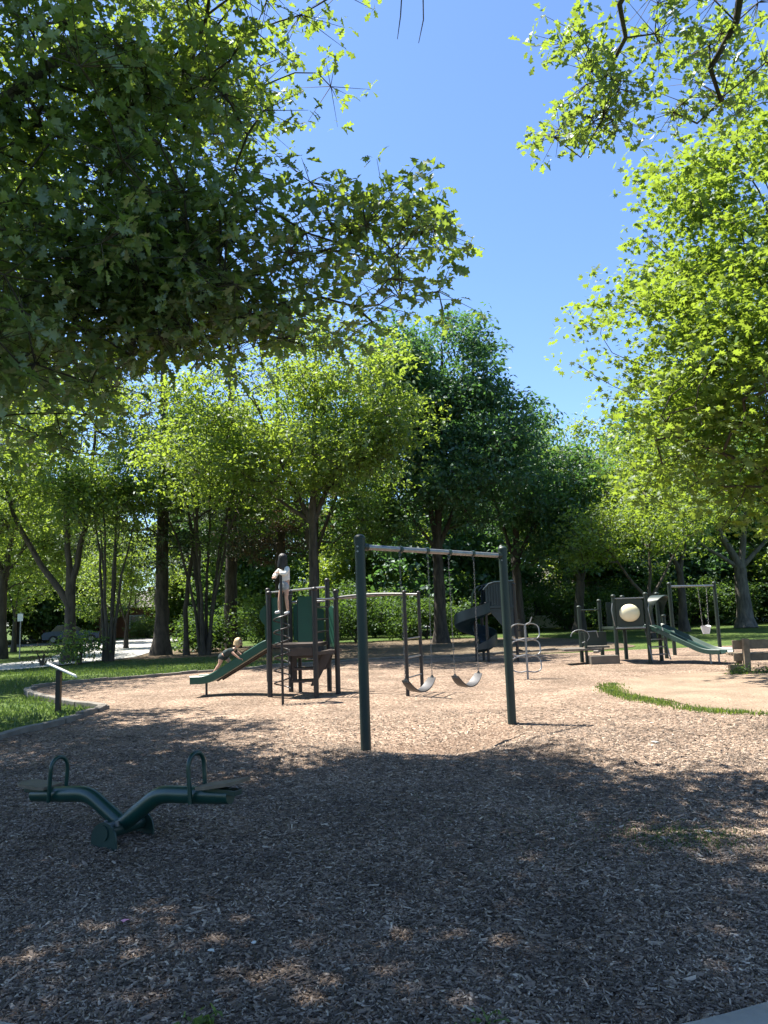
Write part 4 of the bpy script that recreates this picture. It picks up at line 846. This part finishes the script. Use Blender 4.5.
# ---------------------------------------------------------------- spiral slide structure
def spiral():
    o = empty('spiral_slide', (3.0, 23.2, 0), 'navy spiral slide with slatted deck wall behind the swings', 'play structure')
    cx, cy = 2.70, 23.1; rows = []; ro = .62
    n = 64; a0, a1 = R(10), R(-455)
    rin = .10
    for i in range(n+1):
        t = i/n; a = a0+(a1-a0)*t; z = 1.62-1.34*min(1, t*1.0); wall = .34 if t < .9 else .34-.16*(t-.9)/.1
        if t > .93: z = 1.62-1.34*(.93+.35*(t-.93))
        u = Vector((math.cos(a), math.sin(a), 0)); c = Vector((cx, cy, z))
        pr = [(rin, .10), (rin+.03, .0), (rin+.2, -.03), (ro-.12, .0), (ro-.02, .08), (ro, wall), (ro+.03, wall+.01), (ro+.03, .04), (ro-.08, -.05), (rin+.15, -.07), (rin-.01, -.03)]
        rows.append([c+u*r_+Vector((0, 0, dz)) for r_, dz in pr])
    MB().grid(rows, closed=True).build('slide', M['navy'], o, True)
    MB().tube([(cx, cy, -.05), (cx, cy, 1.75)], .05, 14).build('pole', M['bpost'], o, True)
    # rounded entrance hood
    hrow = []
    for i in range(9):
        a = R(180*i/8); hrow.append([Vector((cx+.28-.36*math.cos(a)*1.0, cy-.25, 1.72+.62*math.sin(a)**.6)), Vector((cx+.28-.36*math.cos(a), cy+.35, 1.72+.62*math.sin(a)**.6))])
    MB().grid([[p for p in r_]+[p*1 + Vector((0, 0, -.03)) for p in reversed(r_)] for r_ in hrow], closed=True).build('hood', M['navy'], o, True)
    # deck and slatted barriers
    x0, x1, y0, y1 = 2.98, 3.86, 22.6, 23.7
    MB().box(((x0+x1)/2, (y0+y1)/2, 1.55), (x1-x0, y1-y0, .08), None, .01).build('deck', M['navy'], o)
    for (x, y) in ((x0, y0), (x1, y0), (x1, y1), (x0, y1)): vpost(x, y, 1.75 if (x == x0) else 2.3, .045, M['bpost'], o)
    for yy in (y0, y1):
        MB().prism([(x0, yy+.018, 1.6), (x1, yy+.018, 1.6), (x1, yy+.018, 2.38), (x0+.3, yy+.018, 2.36), (x0+.12, yy+.018, 2.31), (x0, yy+.018, 2.16)], (0, .012, 0)).build('back_sheet', M['navy'], o)
        b = MB(); N = 11
        b.box(((x0+x1)/2, yy, 1.64), (x1-x0, .045, .09), None, .008)
        rail = [(x0-.05, yy, 2.16), (x0+.12, yy, 2.33), (x0+.3, yy, 2.38), (x1, yy, 2.40)]
        b.tube(rail, .035, 10)
        for i in range(N):
            xx = x0+.03+(x1-x0-.06)*i/(N-1); zt = np.interp(xx, [p[0] for p in rail], [p[2] for p in rail]); b.box((xx, yy, (1.6+zt)/2), (.045, .03, zt-1.6), None, .006)
        b.build('slatted_wall', M['navy'], o)
    mb = MB(); mb.prism([(3.1, 22.62, 1.51), (3.92, 22.62, 1.51), (3.92, 22.62, .75), (3.7, 22.62, .75)], (0, .05, 0)); mb.build('support_panel', M['navy'], o)
    panel_between((x1, y0), (x1, y1), 1.6, 2.4, .04, M['navy'], o, inset=.05)
    for z in (.3, .6, .9, 1.2): MB().box((4.0, 23.1, z), (.12, .6, .04), None, .006).build('step', M['bpost'], o)
spiral()
# ---------------------------------------------------------------- loop climber
def loops():
    b = G(528, 679.5); x, y = b.x, b.y
    o = empty('loop_climber', (x, y, 0), 'steel pole with three stacked double hoops right of the swing frame', 'climber')
    MB().tube([(x, y, -.05), (x, y, 1.22)], .024, 12).build('pole', M['galv'], o, True)
    for i in range(3):
        zc = .15+.185+i*.36; pts = []
        for k_ in range(48):
            a = 2*math.pi*k_/48; c, s = math.cos(a), math.sin(a)
            xx = .325*math.copysign(abs(c)**.7, c); zz = .185*math.copysign(abs(s)**.55, s)*(1-.18*math.exp(-(xx/.1)**2))
            pts.append((x-.01+xx, y+.05*math.sin(a*2), zc+zz))
        MB().tube(pts, .0145, 8, closed=True).build('hoop', M['galv'], o, True)
    MB().tube([(x, y, 1.2), (x+.12, y, 1.26), (x+.17, y, 1.38)], .012, 8).build('handle', M['galv'], o, True)
loops()
# ---------------------------------------------------------------- right play structure
def right_tower():
    Y = 20.6; o = empty('toddler_play_structure', (6.9, 20.8, 0), 'low dark play structure with cream bubble window and two lane slide at right', 'play structure')
    X = lambda px, z, Y_=Y: ((px-384)-(.035*(512-( 605-(z-1.6)*740/Y_ ))))/740*Y_   # roll corrected
    def P(px_base, Y_): return X(px_base, 0, Y_)
    xs = dict(a=5.62, b=6.32, c=7.02, d=7.72, e=8.25)
    post_specs = [(5.60, 21.3, 1.72), (6.36, 20.5, 2.02), (7.16, 20.25, 2.05), (6.95, 21.6, 2.0), (7.70, 20.9, 2.05), (6.3, 21.7, 1.9), (8.1, 21.6, 1.35)]
    for x, y, z in post_specs: vpost(x, y, z, .055, M['olive'], o)
    # deck and skirt
    MB().prism([(6.36, 20.5, 1.0), (7.16, 20.25, 1.0), (7.74, 20.9, 1.0), (6.95, 21.6, 1.0), (6.3, 21.6, 1.0)], (0, 0, .07)).build('deck', M['olive'], o)
    # bubble panel: plate with a round window
    a, b = Vector((6.36, 20.5)), Vector((7.16, 20.25)); d = (b-a).normalized(); n_ = Vector((d.y, -d.x)); mid = (a+b)/2-d*.02; w2 = .36; zc = 1.50; h2 = .42; rr = .27
    mb = MB(); K = 40; outer, inner = [], []
    for k_ in range(K):
        th = 2*math.pi*k_/K; c, s = math.cos(th), math.sin(th); m_ = max(abs(c)/w2, abs(s)/h2); outer.append((c/m_, s/m_)); inner.append((c*rr, s*rr))
    def W(u, v, off): q_ = mid+d*u+n_*off; return (q_.x, q_.y, zc+v)
    rows = [[W(u, v, .02) for u, v in inner], [W(u, v, .02) for u, v in outer], [W(u, v, -.02) for u, v in outer], [W(u, v, -.02) for u, v in inner], [W(u, v, .02) for u, v in inner]]
    pn = mb.grid(rows, closed=True).build('panel', M['olive'], o)
    rows = []
    for i in range(9):
        t = i/8; r_ = rr*math.cos(t*math.pi/2)+.001; rows.append([W(r_*math.cos(2*math.pi*k_/32), r_*math.sin(2*math.pi*k_/32), .02+.13*math.sin(t*math.pi/2)) for k_ in range(32)])
    MB().grid(rows, closed=True).build('bubble_window', M['cream'], pn, True)
    MB().tube([W(rr*1.03*math.cos(2*math.pi*k_/40), rr*1.03*math.sin(2*math.pi*k_/40), .022) for k_ in range(40)], .014, 8, closed=True).build('window_rim', M['olive'], pn, True)
    MB().box((mid.x, mid.y, zc+h2+.02), (.78, .07, .035), Matrix.Rotation(math.atan2(d.y, d.x), 3, 'Z'), .006).build('panel_rail', M['galv'], o)
    MB().box((mid.x+n_.x*.06, mid.y+n_.y*.06, 1.05), (.78, .07, .035), Matrix.Rotation(math.atan2(d.y, d.x), 3, 'Z'), .006).build('panel_rail', M['galv'], o)
    panel_between((6.42, 21.65), (6.9, 21.6), 1.07, 1.85, .03, M['olive'], o)
    # slide hood
    hrow = []
    c0, c1 = Vector((7.25, 20.3, 0)), Vector((7.78, 20.88, 0)); ax = (c1-c0).normalized(); dn = Vector((ax.y, -ax.x, 0)); L_ = (c1-c0).length
    for i in range(13):
        a = R(180*i/12); p = c0.lerp(c1, .5-.5*math.cos(a)*1.05); z = 1.42+.58*math.sin(a)**.55
        hrow.append([Vector((p.x, p.y, z))-dn*.05, Vector((p.x, p.y, z))+dn*(.05+.30*math.sin(a)), Vector((p.x, p.y, z-.025))+dn*(.05+.30*math.sin(a)), Vector((p.x, p.y, z-.03))-dn*.05])
    MB().grid(hrow, closed=True).build('hood', M['olive'], o, True)
    top = Vector((7.45, 20.75, 1.02)); bot = Vector((8.78, 19.25, .30)); chute(slide_path(top, bot, .12, .45), .74, .10, M['slate'], o, lanes=2)
    MB().tube([(8.42, 19.42, -.03), (8.42, 19.42, .29)], .025, 10).build('slide_leg', M['galv'], o, True)
    MB().tube([(8.78, 19.75, -.03), (8.78, 19.75, .29)], .025, 10).build('slide_leg', M['galv'], o, True)
    # ladder under the hood
    for z in (.25, .47, .69, .90): MB().box((7.36+.02, 20.45-.35*(1-z), z), (.42, .14, .035), Matrix.Rotation(.2, 3, 'Z'), .005).build('step', M['galv'], o)
    for s in (-.24, .24): MB().tube([(7.38+s, 20.02, .1), (7.38+s, 20.45, 1.02)], .018, 8).build('ladder_rail', M['galv'], o, True)
    for s in (-1, 1):
        hp = [Vector((6.33, 20.42, 1.12)), Vector((6.27, 20.36, 1.4)), Vector((6.25, 20.36, 1.6)), Vector((6.3, 20.42, 1.8))]
        if s > 0: hp = [p+Vector((.93, -.2, 0)) for p in hp]
        MB().tube(hp, .013, 8).build('grab_bar', M['galv'], o, True)
    # lower left stage: platform, back wall, step box, hoops
    MB().box((5.45, 20.9, .44), (1.05, .75, .06), None, .01).build('platform', M['deckg'], o)
    MB().box((5.92, 21.15, .72), (.72, .05, .45), None, .01).build('stage_wall', M['olive'], o)
    MB().box((5.95, 20.45, .13), (.75, .4, .26), None, .015).build('step_box', M['deckg'], o)
    MB().box((5.9, 20.75, .50), (.6, .3, .06), None, .01).build('step', M['deckg'], o)
    vpost(5.55, 20.6, .95, .04, M['olive'], o)
    hp = [Vector((5.4+.25*math.cos(R(a)), 20.58, .84+.2*math.sin(R(a)))) for a in range(-80, 200, 20)]
    MB().tube(hp, .014, 8).build('grab_bar', M['galv'], o, True)
    MB().tube([(5.55, 20.6, .97), (5.95, 20.9, .97), (6.0, 20.95, .78)], .014, 8).build('grab_bar', M['galv'], o, True)
    MB().tube([(5.60, 21.3, 1.62), (6.3, 21.7, 1.62)], .02, 8).build('rail', M['olive'], o, True)
    return o
M['slate'] = simple('slate_green_plastic', (.018, .050, .038), .38, var=.15, scale=3)
M['deckg'] = simple('grey_brown_deck', (.12, .105, .085), .6, var=.25, scale=5)
rt_ = right_tower(); rt_.location.x -= .15; rt_.scale.z = .9
# ---------------------------------------------------------------- toddler swing
def tswing():
    a, b = Vector((8.72, 23.0, 0)), Vector((10.55, 24.0, 0)); o = empty('toddler_swing_set', (a+b)/2, 'dark two post swing frame behind the two lane slide', 'swing set')
    for p in (a, b): vpost(p.x, p.y, 2.16, .058, M['olive'], o)
    A_, B_ = a+Vector((0, 0, 2.08)), b+Vector((0, 0, 2.08)); MB().tube([A_, B_], .03, 12).build('top_bar', M['galv'], o, True)
    C = A_.lerp(B_, .72); s = empty('toddler_swing', C, 'pale bucket swing hanging behind the two lane slide', 'swing'); d = (B_-A_).normalized()
    c = Vector((C.x, C.y, .70)); rows = []
    for i in range(8):
        t = i/7; r_ = .10+.06*t; z = -.13+.24*t; rows.append([c+Vector((r_*math.cos(2*math.pi*k_/16), r_*math.sin(2*math.pi*k_/16)*.8, z+.03*math.sin(4*math.pi*k_/16)*t)) for k_ in range(16)])
    rows = [[c+Vector((0, 0, -.13))]*16]+rows+[[c+(p-c)*.9+Vector((0, 0, 0)) for p in r_] for r_ in reversed(rows)]
    MB().grid(rows, closed=True).build('seat', M['bucket'], s, True)
    for q_ in (-1, 1):
        mb = MB(); chain_mb(c+d*(q_*.14)+Vector((0, 0, .1)), Vector((C.x, C.y, 2.05))+d*(q_*.2), mb, .05, .005, .014); mb.build('chain', M['chain'], s, True)
tswing()
# ---------------------------------------------------------------- bench
def bench():
    o = empty('wooden_bench', (8.2, 16.6, 0), 'weathered timber bench with thick planks at the right edge', 'bench')
    a = R(-6); Rz = Matrix.Rotation(a, 3, 'Z'); L = lambda x, y, z: Vector((7.86, 16.6, hz(7.86, 16.6)))+Rz @ Vector((x, y, z))
    for x in (0, 1.55): MB().box(L(x, 0, .36), (.13, .13, .78), Rz @ Matrix.Rotation(R(1.5), 3, 'Y'), .012).build('leg', M['wood'], o)
    MB().box(L(.78, .09, .62), (2.05, .05, .20), Rz, .008).build('back_plank', M['wood'], o)
    MB().box(L(.78, .09, .345), (2.05, .05, .16), Rz, .008).build('back_plank', M['wood'], o)
    MB().box(L(.78, .36, .40), (2.05, .42, .05), Rz, .008).build('seat', M['wood'], o)
    for x in (0, 1.55): MB().box(L(x, .5, .19), (.11, .11, .38), Rz, .01).build('leg', M['wood'], o)
    for x in (-.2,): MB().box(L(x, .05, .10), (.34, .16, .2), Rz, .012).build('footing', M['wood'], o)
bench()
def ivy(name, label, x, y, wx, wy, h, n, ls, mat, seed):
    rs = np.random.RandomState(seed); P = np.stack([x+rs.normal(0, wx, n), y+rs.normal(0, wy, n), np.abs(rs.normal(0, h, n))], 1); P[:, 2] += H(P[:, 0], P[:, 1])+.01
    d = rs.normal(0, 1, (n, 3)); V, F = scatter(P, d, ls, 'mid', rs, .6)
    root = empty(name, (x, y, 0), label, 'plant'); link('foliage', np_mesh(V, F), M[mat], root)
    k = min(24, n//6); mb = MB()
    for i in range(k): mb.tube([(x, y, -.01), ((x+P[i, 0])/2, (y+P[i, 1])/2, P[i, 2]*.7), P[i]], .003, 5)
    mb.build('stems', M['weed'], root)
ivy('ground_plant', 'leafy clump at the left foot of the bench post', 7.55, 16.3, .16, .12, .09, 260, .07, 'green', 91)
ivy('ground_plant', 'leafy plant spreading under the bench to the right', 8.35, 16.4, .22, .12, .07, 260, .07, 'green', 92)
ivy('weed', 'bright green weed at the bottom edge left of centre', -.80, 3.13, .035, .03, .02, 30, .045, 'weed', 93)
ivy('weed', 'small green weed at the bottom edge right of centre', .32, 3.1, .05, .03, .02, 26, .025, 'weed', 94)
# litter
def scrap(name, label, px, py, s, mat, cat):
    p = G(px, py); z = hz(p.x, p.y)+.012; q_ = random.Random(px); pts = [(p.x+s*math.cos(a)*q_.uniform(.6, 1.1), p.y+s*math.sin(a)*q_.uniform(.5, 1.0), z+q_.uniform(0, .012)) for a in [k_*6.283/7 for k_ in range(7)]]
    c = (p.x, p.y, z+.012); mb = MB(); mb.v = pts+[c]+[(a, b, c_-.003) for a, b, c_ in pts]; mb.f = [(i, (i+1) % 7, 7) for i in range(7)]+[(i, 8+i, 8+(i+1) % 7, (i+1) % 7) for i in range(7)]
    tag(mb.build(name, M[mat]), label, cat)
scrap('fallen_petal', 'pink petal lying on the near wood chips at left', 125, 929, .022, 'pink', 'petal')
scrap('paper_scrap', 'small pale scrap on shaded chips in the lower left', 211, 960, .018, 'pale', 'litter')
scrap('paper_scrap', 'small pale scrap on chips below the seesaw, right of it', 254, 950, .014, 'pale', 'litter')
scrap('fallen_leaf', 'pale leaf on the sunlit edge of the right shade', 709, 832, .03, 'pale', 'leaf')
scrap('fallen_leaf', 'whitish leaf on the sunlit chips below the earth circle', 655, 743, .05, 'pale', 'leaf')
# ---------------------------------------------------------------- children
def skin_obj(name, verts, edges, radii, mat, parent, levels=2, root=0):
    me = bpy.data.meshes.new(name); me.from_pydata([tuple(v) for v in verts], edges, [])
    o = bpy.data.objects.new(name, me); COL.objects.link(o)
    o.modifiers.new('s', 'SKIN'); sk = me.skin_vertices[0].data
    for i, r_ in enumerate(radii): sk[i].radius = r_ if isinstance(r_, tuple) else (r_, r_)
    sk[root].use_root = True; o.modifiers['s'].use_smooth_shade = True
    ss = o.modifiers.new('u', 'SUBSURF'); ss.levels = ss.render_levels = levels
    bpy.context.view_layer.update()
    dg = bpy.context.evaluated_depsgraph_get(); m2 = bpy.data.meshes.new_from_object(o.evaluated_get(dg)); bpy.data.objects.remove(o)
    return link(name, m2, mat, parent, True)
def chainset(J, chains, rad):
    names = []; [names.append(n_) for c in chains for n_ in c if n_ not in names]
    idx = {n_: i for i, n_ in enumerate(names)}
    return [J[n_] for n_ in names], [(idx[c[i]], idx[c[i+1]]) for c in chains for i in range(len(c)-1)], [rad[n_] for n_ in names]
def hand(J, rad, chains, tag_, wrist, dirv, palmn, curl=.6, s=1.0):
    """palm plus four fingers and a thumb, curled towards -palmn"""
    dirv = dirv.normalized(); side = dirv.cross(palmn).normalized(); nn = side.cross(dirv).normalized()
    J[tag_+'palm'] = wrist+dirv*.035*s; rad[tag_+'palm'] = (.018*s, .010*s); J[tag_+'k'] = wrist+dirv*.055*s; rad[tag_+'k'] = (.02*s, .009*s)
    chains.append([tag_+'wrist', tag_+'palm', tag_+'k'])
    for i, (off, ln) in enumerate(((-.018, .036), (-.006, .042), (.006, .040), (.018, .032))):
        a = J[tag_+'k']+side*off*s+dirv*.012*s; b = a+(dirv*math.cos(curl)-nn*math.sin(curl))*ln*.55*s; c = b+(dirv*math.cos(curl*2)-nn*math.sin(curl*2))*ln*.5*s
        for q_, v in zip('abc', (a, b, c)): J[f'{tag_}f{i}{q_}'] = v; rad[f'{tag_}f{i}{q_}'] = .0055*s
        chains.append([tag_+'k']+[f'{tag_}f{i}{q_}' for q_ in 'abc'])
    a = J[tag_+'palm']+side*-.022*s-nn*.004; b = a+(dirv*.6-side*.7-nn*.4).normalized()*.022*s; 
    J[tag_+'t0'] = a; J[tag_+'t1'] = b; rad[tag_+'t0'] = .007*s; rad[tag_+'t1'] = .006*s; chains.append([tag_+'palm', tag_+'t0', tag_+'t1'])
def person(base, label, fwd, J, mats, hair_fn, group=None, s=1.0, shoe_dirs=None):
    """J: joint dict in local frame (x right, y forward, z up)"""
    fwd = Vector(fwd).normalized(); rt_ = fwd.cross(Vector((0, 0, 1))).normalized(); base = Vector(base)
    Wd = lambda v: base+rt_*v[0]+fwd*v[1]+Vector((0, 0, v[2]))
    J = {k_: Wd(v) for k_, v in J.items()}
    o = empty('person', base, label, 'person', group)
    rad = dict(pel=(.085, .07), waist=(.078, .06), chest=(.09, .068), neckb=(.045, .04), neck=(.028, .028), head0=(.05, .055), head1=(.066, .074), head2=(.062, .070), head3=(.035, .04))
    for sd_ in 'LR':
        rad.update({sd_+'hip': .06, sd_+'thigh': .052, sd_+'knee': .036, sd_+'calf': .038, sd_+'ankle': .023, sd_+'heel': .024, sd_+'toe': .018, sd_+'sh': .036, sd_+'elbow': .024, sd_+'wrist': .016})
        J[sd_+'thigh'] = J[sd_+'hip'].lerp(J[sd_+'knee'], .4); J[sd_+'calf'] = J[sd_+'knee'].lerp(J[sd_+'ankle'], .35)
    rad = {k_: (tuple(q_*s for q_ in v) if isinstance(v, tuple) else v*s) for k_, v in rad.items()}
    ch = [['pel', 'waist', 'chest', 'neckb', 'neck', 'head0', 'head1', 'head2', 'head3']]
    for sd_ in 'LR': ch += [['pel', sd_+'hip', sd_+'thigh', sd_+'knee', sd_+'calf', sd_+'ankle', sd_+'heel', sd_+'toe'], ['chest', sd_+'sh', sd_+'elbow', sd_+'wrist']]
    for sd_ in 'LR':
        dv = (J[sd_+'wrist']-J[sd_+'elbow']).normalized()*.5+(J.get(sd_+'aim', J[sd_+'wrist']+fwd)-J[sd_+'wrist']).normalized()
        hand(J, rad, ch, sd_, J[sd_+'wrist'], dv, Vector((0, 0, 1)), .7, s*.95)
    V, E, Rr = chainset(J, ch, rad)
    skin_obj('body', V, E, Rr, mats['skin'], o, 2)
    up_ = (J['head2']-J['head0']).normalized(); ff = J['face']; ff = (ff-up_*ff.dot(up_)).normalized(); hs = up_.cross(ff).normalized(); hc = J['head1'].lerp(J['head2'], .5)
    mb = MB()
    for sg_ in (-1, 1): mb.ball(hc+ff*.066*s+hs*sg_*.026*s, .009*s, (1, 1, 1), 8, 6)
    mb.build('eyes', mats['eye'], o, True)
    nb = MB(); nb.ball(hc+ff*.076*s-up_*.02*s, .012*s, (1, 1, 1.3), 8, 6); 
    for sg_ in (-1, 1): nb.ball(hc+hs*sg_*.07*s-up_*.01*s, .016*s, (.6, 1, 1.2), 8, 6)
    nb.build('nose_and_ears', mats['skin'], o, True)
    mo = MB().ball(hc+ff*.070*s-up_*.045*s, .014*s, (1, 1, .35), 8, 6).build('mouth', mats['lip'], o, True)
    # shirt
    g = .020*s; add = lambda r_, e: (tuple(q_+e for q_ in r_) if isinstance(r_, tuple) else r_+e)
    J['Lsl'] = J['Lsh'].lerp(J['Lelbow'], mats.get('sleeve', .7)); J['Rsl'] = J['Rsh'].lerp(J['Relbow'], mats.get('sleeve', .7))
    if mats.get('sleeve', .7) > 1: J['Lsl'] = J['Lelbow'].lerp(J['Lwrist'], .85); J['Rsl'] = J['Relbow'].lerp(J['Rwrist'], .85)
    J['hem'] = J['pel'].lerp(J['waist'], -.15)
    r2 = {'hem': add(rad['pel'], g*1.3), 'waist': add(rad['waist'], g*1.3), 'chest': add(rad['chest'], g), 'neckb': add(rad['neckb'], g*.8), 'Lsh': add(rad['Lsh'], g), 'Rsh': add(rad['Rsh'], g), 'Lsl': .034*s+g*.6, 'Rsl': .034*s+g*.6, 'Lelbow': .026*s+g, 'Relbow': .026*s+g}
    c2 = [['hem', 'waist', 'chest', 'neckb'], ['chest', 'Lsh', 'Lsl'], ['chest', 'Rsh', 'Rsl']]
    if mats.get('sleeve', .7) > 1: c2 = [['hem', 'waist', 'chest', 'neckb'], ['chest', 'Lsh', 'Lelbow', 'Lsl'], ['chest', 'Rsh', 'Relbow', 'Rsl']]
    V, E, Rr = chainset(J, c2, r2); skin_obj('shirt', V, E, Rr, mats['shirt'], o, 2)
    J['Lst'] = J['Lhip'].lerp(J['Lknee'], .55); J['Rst'] = J['Rhip'].lerp(J['Rknee'], .55)
    r3 = {'pel': add(rad['pel'], g), 'hemw': add(rad['waist'], g*.6), 'Lhip': rad['Lhip']+g, 'Rhip': rad['Rhip']+g, 'Lst': .052*s+g, 'Rst': .052*s+g}
    J['hemw'] = J['pel'].lerp(J['waist'], .55)
    V, E, Rr = chainset(J, [['pel', 'hemw'], ['pel', 'Lhip', 'Lst'], ['pel', 'Rhip', 'Rst']], r3); skin_obj('shorts', V, E, Rr, mats['shorts'], o, 2)
    for sd_ in 'LR':
        a, b, t_ = J[sd_+'ankle'], J[sd_+'heel'], J[sd_+'toe']
        if mats.get('shoe'):
            back = b-(t_-b).normalized()*.02*s
            V, E, Rr = chainset({'a': a.lerp(b, -.15), 'b': b, 'm': b.lerp(t_, .55), 't': t_+(t_-b).normalized()*.012*s}, [['a', 'b', 'm', 't']], {'a': .030*s, 'b': .034*s, 'm': .033*s, 't': .026*s}); skin_obj('shoe', V, E, Rr, mats['shoe'], o, 2)
    hair_fn(o, J, hc, up_, ff, hs, s)
    return o
def hair_long(mat, ln, s_=1.0):
    def f(o, J, hc, up_, ff, hs, s):
        rows = []; N = 14
        for i in range(11):
            t = i/10
            row = []
            for k_ in range(N+1):
                a = R(-125+250*k_/N)          # around the back, 0 = behind
                if t < .45:
                    ph = t/.45*math.pi/2; r_ = .096*s*math.sin(ph)+.001; z = .020*s+.092*s*math.cos(ph)
                else:
                    q_ = (t-.45)/.55; r_ = .096*s*(1+.1*q_)+.008*s*math.sin(k_*2.3+i); z = .020*s-ln*s*q_*(.55+.45*math.cos(a*.55))
                sway = -.03*s*max(0, t-.45)
                row.append(hc+up_*z-ff*(math.cos(a)*r_+sway)+hs*(math.sin(a)*r_*.95)+(Vector((0, 0, -.0))))
            rows.append(row)
        ob = MB().grid(rows).build('hair', mat, o, True); md = ob.modifiers.new('t', 'SOLIDIFY'); md.thickness = .012; md.offset = -1
    return f
M['lip'] = simple('lips', (.42, .16, .14), .5); M['eye'] = simple('dark_eyes', (.02, .015, .012), .2)
mats = dict(skin=M['skin'], shirt=M['shirtw'], shorts=M['shorts'], shoe=M['shoe'], lip=M['lip'], eye=M['eye'], sleeve=1.2)
zf = 1.64
Jg = dict(pel=(0, -.02, .60), waist=(0, -.02, .70), chest=(0, 0, .84), neckb=(0, .01, .925), neck=(0, .015, .96), head0=(0, .03, 1.00), head1=(0, .035, 1.045), head2=(0, .03, 1.10), head3=(0, .025, 1.15),
          Lhip=(-.065, -.01, .57), Lknee=(-.085, .02, .32), Lankle=(-.10, .0, .07), Lheel=(-.10, -.01, .035), Ltoe=(-.11, .09, .02),
          Rhip=(.065, -.01, .57), Rknee=(.085, .04, .33), Rankle=(.10, .05, .09), Rheel=(.10, .04, .055), Rtoe=(.11, .14, .04),
          Lsh=(-.105, 0, .88), Lelbow=(-.15, .10, .76), Lwrist=(-.06, .185, .80), Rsh=(.105, 0, .88), Relbow=(.14, .12, .75), Rwrist=(.04, .19, .72))
# face direction is given in world space, so person() receives it separately
_old = person
def place(base, label, fwd, J, mats, hair, face, s=1.0):
    fw = Vector(fwd).normalized(); rt_ = fw.cross(Vector((0, 0, 1))).normalized()
    J = dict(J)
    w_ = Vector(face); loc = (w_.dot(rt_), w_.dot(fw), w_.z); b = Vector(base)
    J['face'] = (loc[0]-b.dot(rt_), loc[1]-b.dot(fw), loc[2]-b.z)      # cancels the base offset so a direction survives
    return _old(base, label, fwd, J, mats, hair, None, s)
place((-1.985, 14.40, zf-.02), 'dark haired girl in white top and grey shorts standing high on the coil climber', (-.50, -.55, 0), Jg, mats, hair_long(M['hairb'], .26), (-.9, .25, -.05), 1.0)
mats2 = dict(skin=M['skin'], shirt=M['dkcloth'], shorts=M['dkcloth'], shoe=None, lip=M['lip'], eye=M['eye'], sleeve=.55)
# crawling up the slide: origin on the slide bed, y = up the slide (horizontal), z = up
Jc = dict(pel=(0, -.02, .33), waist=(0, .07, .37), chest=(0, .17, .42), neckb=(0, .235, .455), neck=(0, .255, .48), head0=(0, .28, .505), head1=(0, .30, .545), head2=(0, .305, .60), head3=(0, .30, .645),
          Lhip=(-.06, -.03, .31), Lknee=(-.08, .10, .155), Lankle=(-.08, -.06, .035), Lheel=(-.08, -.08, .02), Ltoe=(-.08, -.13, -.02),
          Rhip=(.06, -.04, .31), Rknee=(.075, -.08, .14), Rankle=(.08, -.20, -.01), Rheel=(.08, -.22, -.03), Rtoe=(.08, -.15, -.065),
          Lsh=(-.10, .18, .42), Lelbow=(-.13, .28, .34), Lwrist=(-.12, .38, .265), Rsh=(.10, .18, .42), Relbow=(.13, .27, .34), Rwrist=(.12, .37, .26))
place((-3.43, 15.70, .50), 'blond toddler in dark clothes crawling up the green slide', (.98, -.18, 0), Jc, mats2, hair_long(M['hairy'], .09), (.85, -.25, -.25), 1.0)
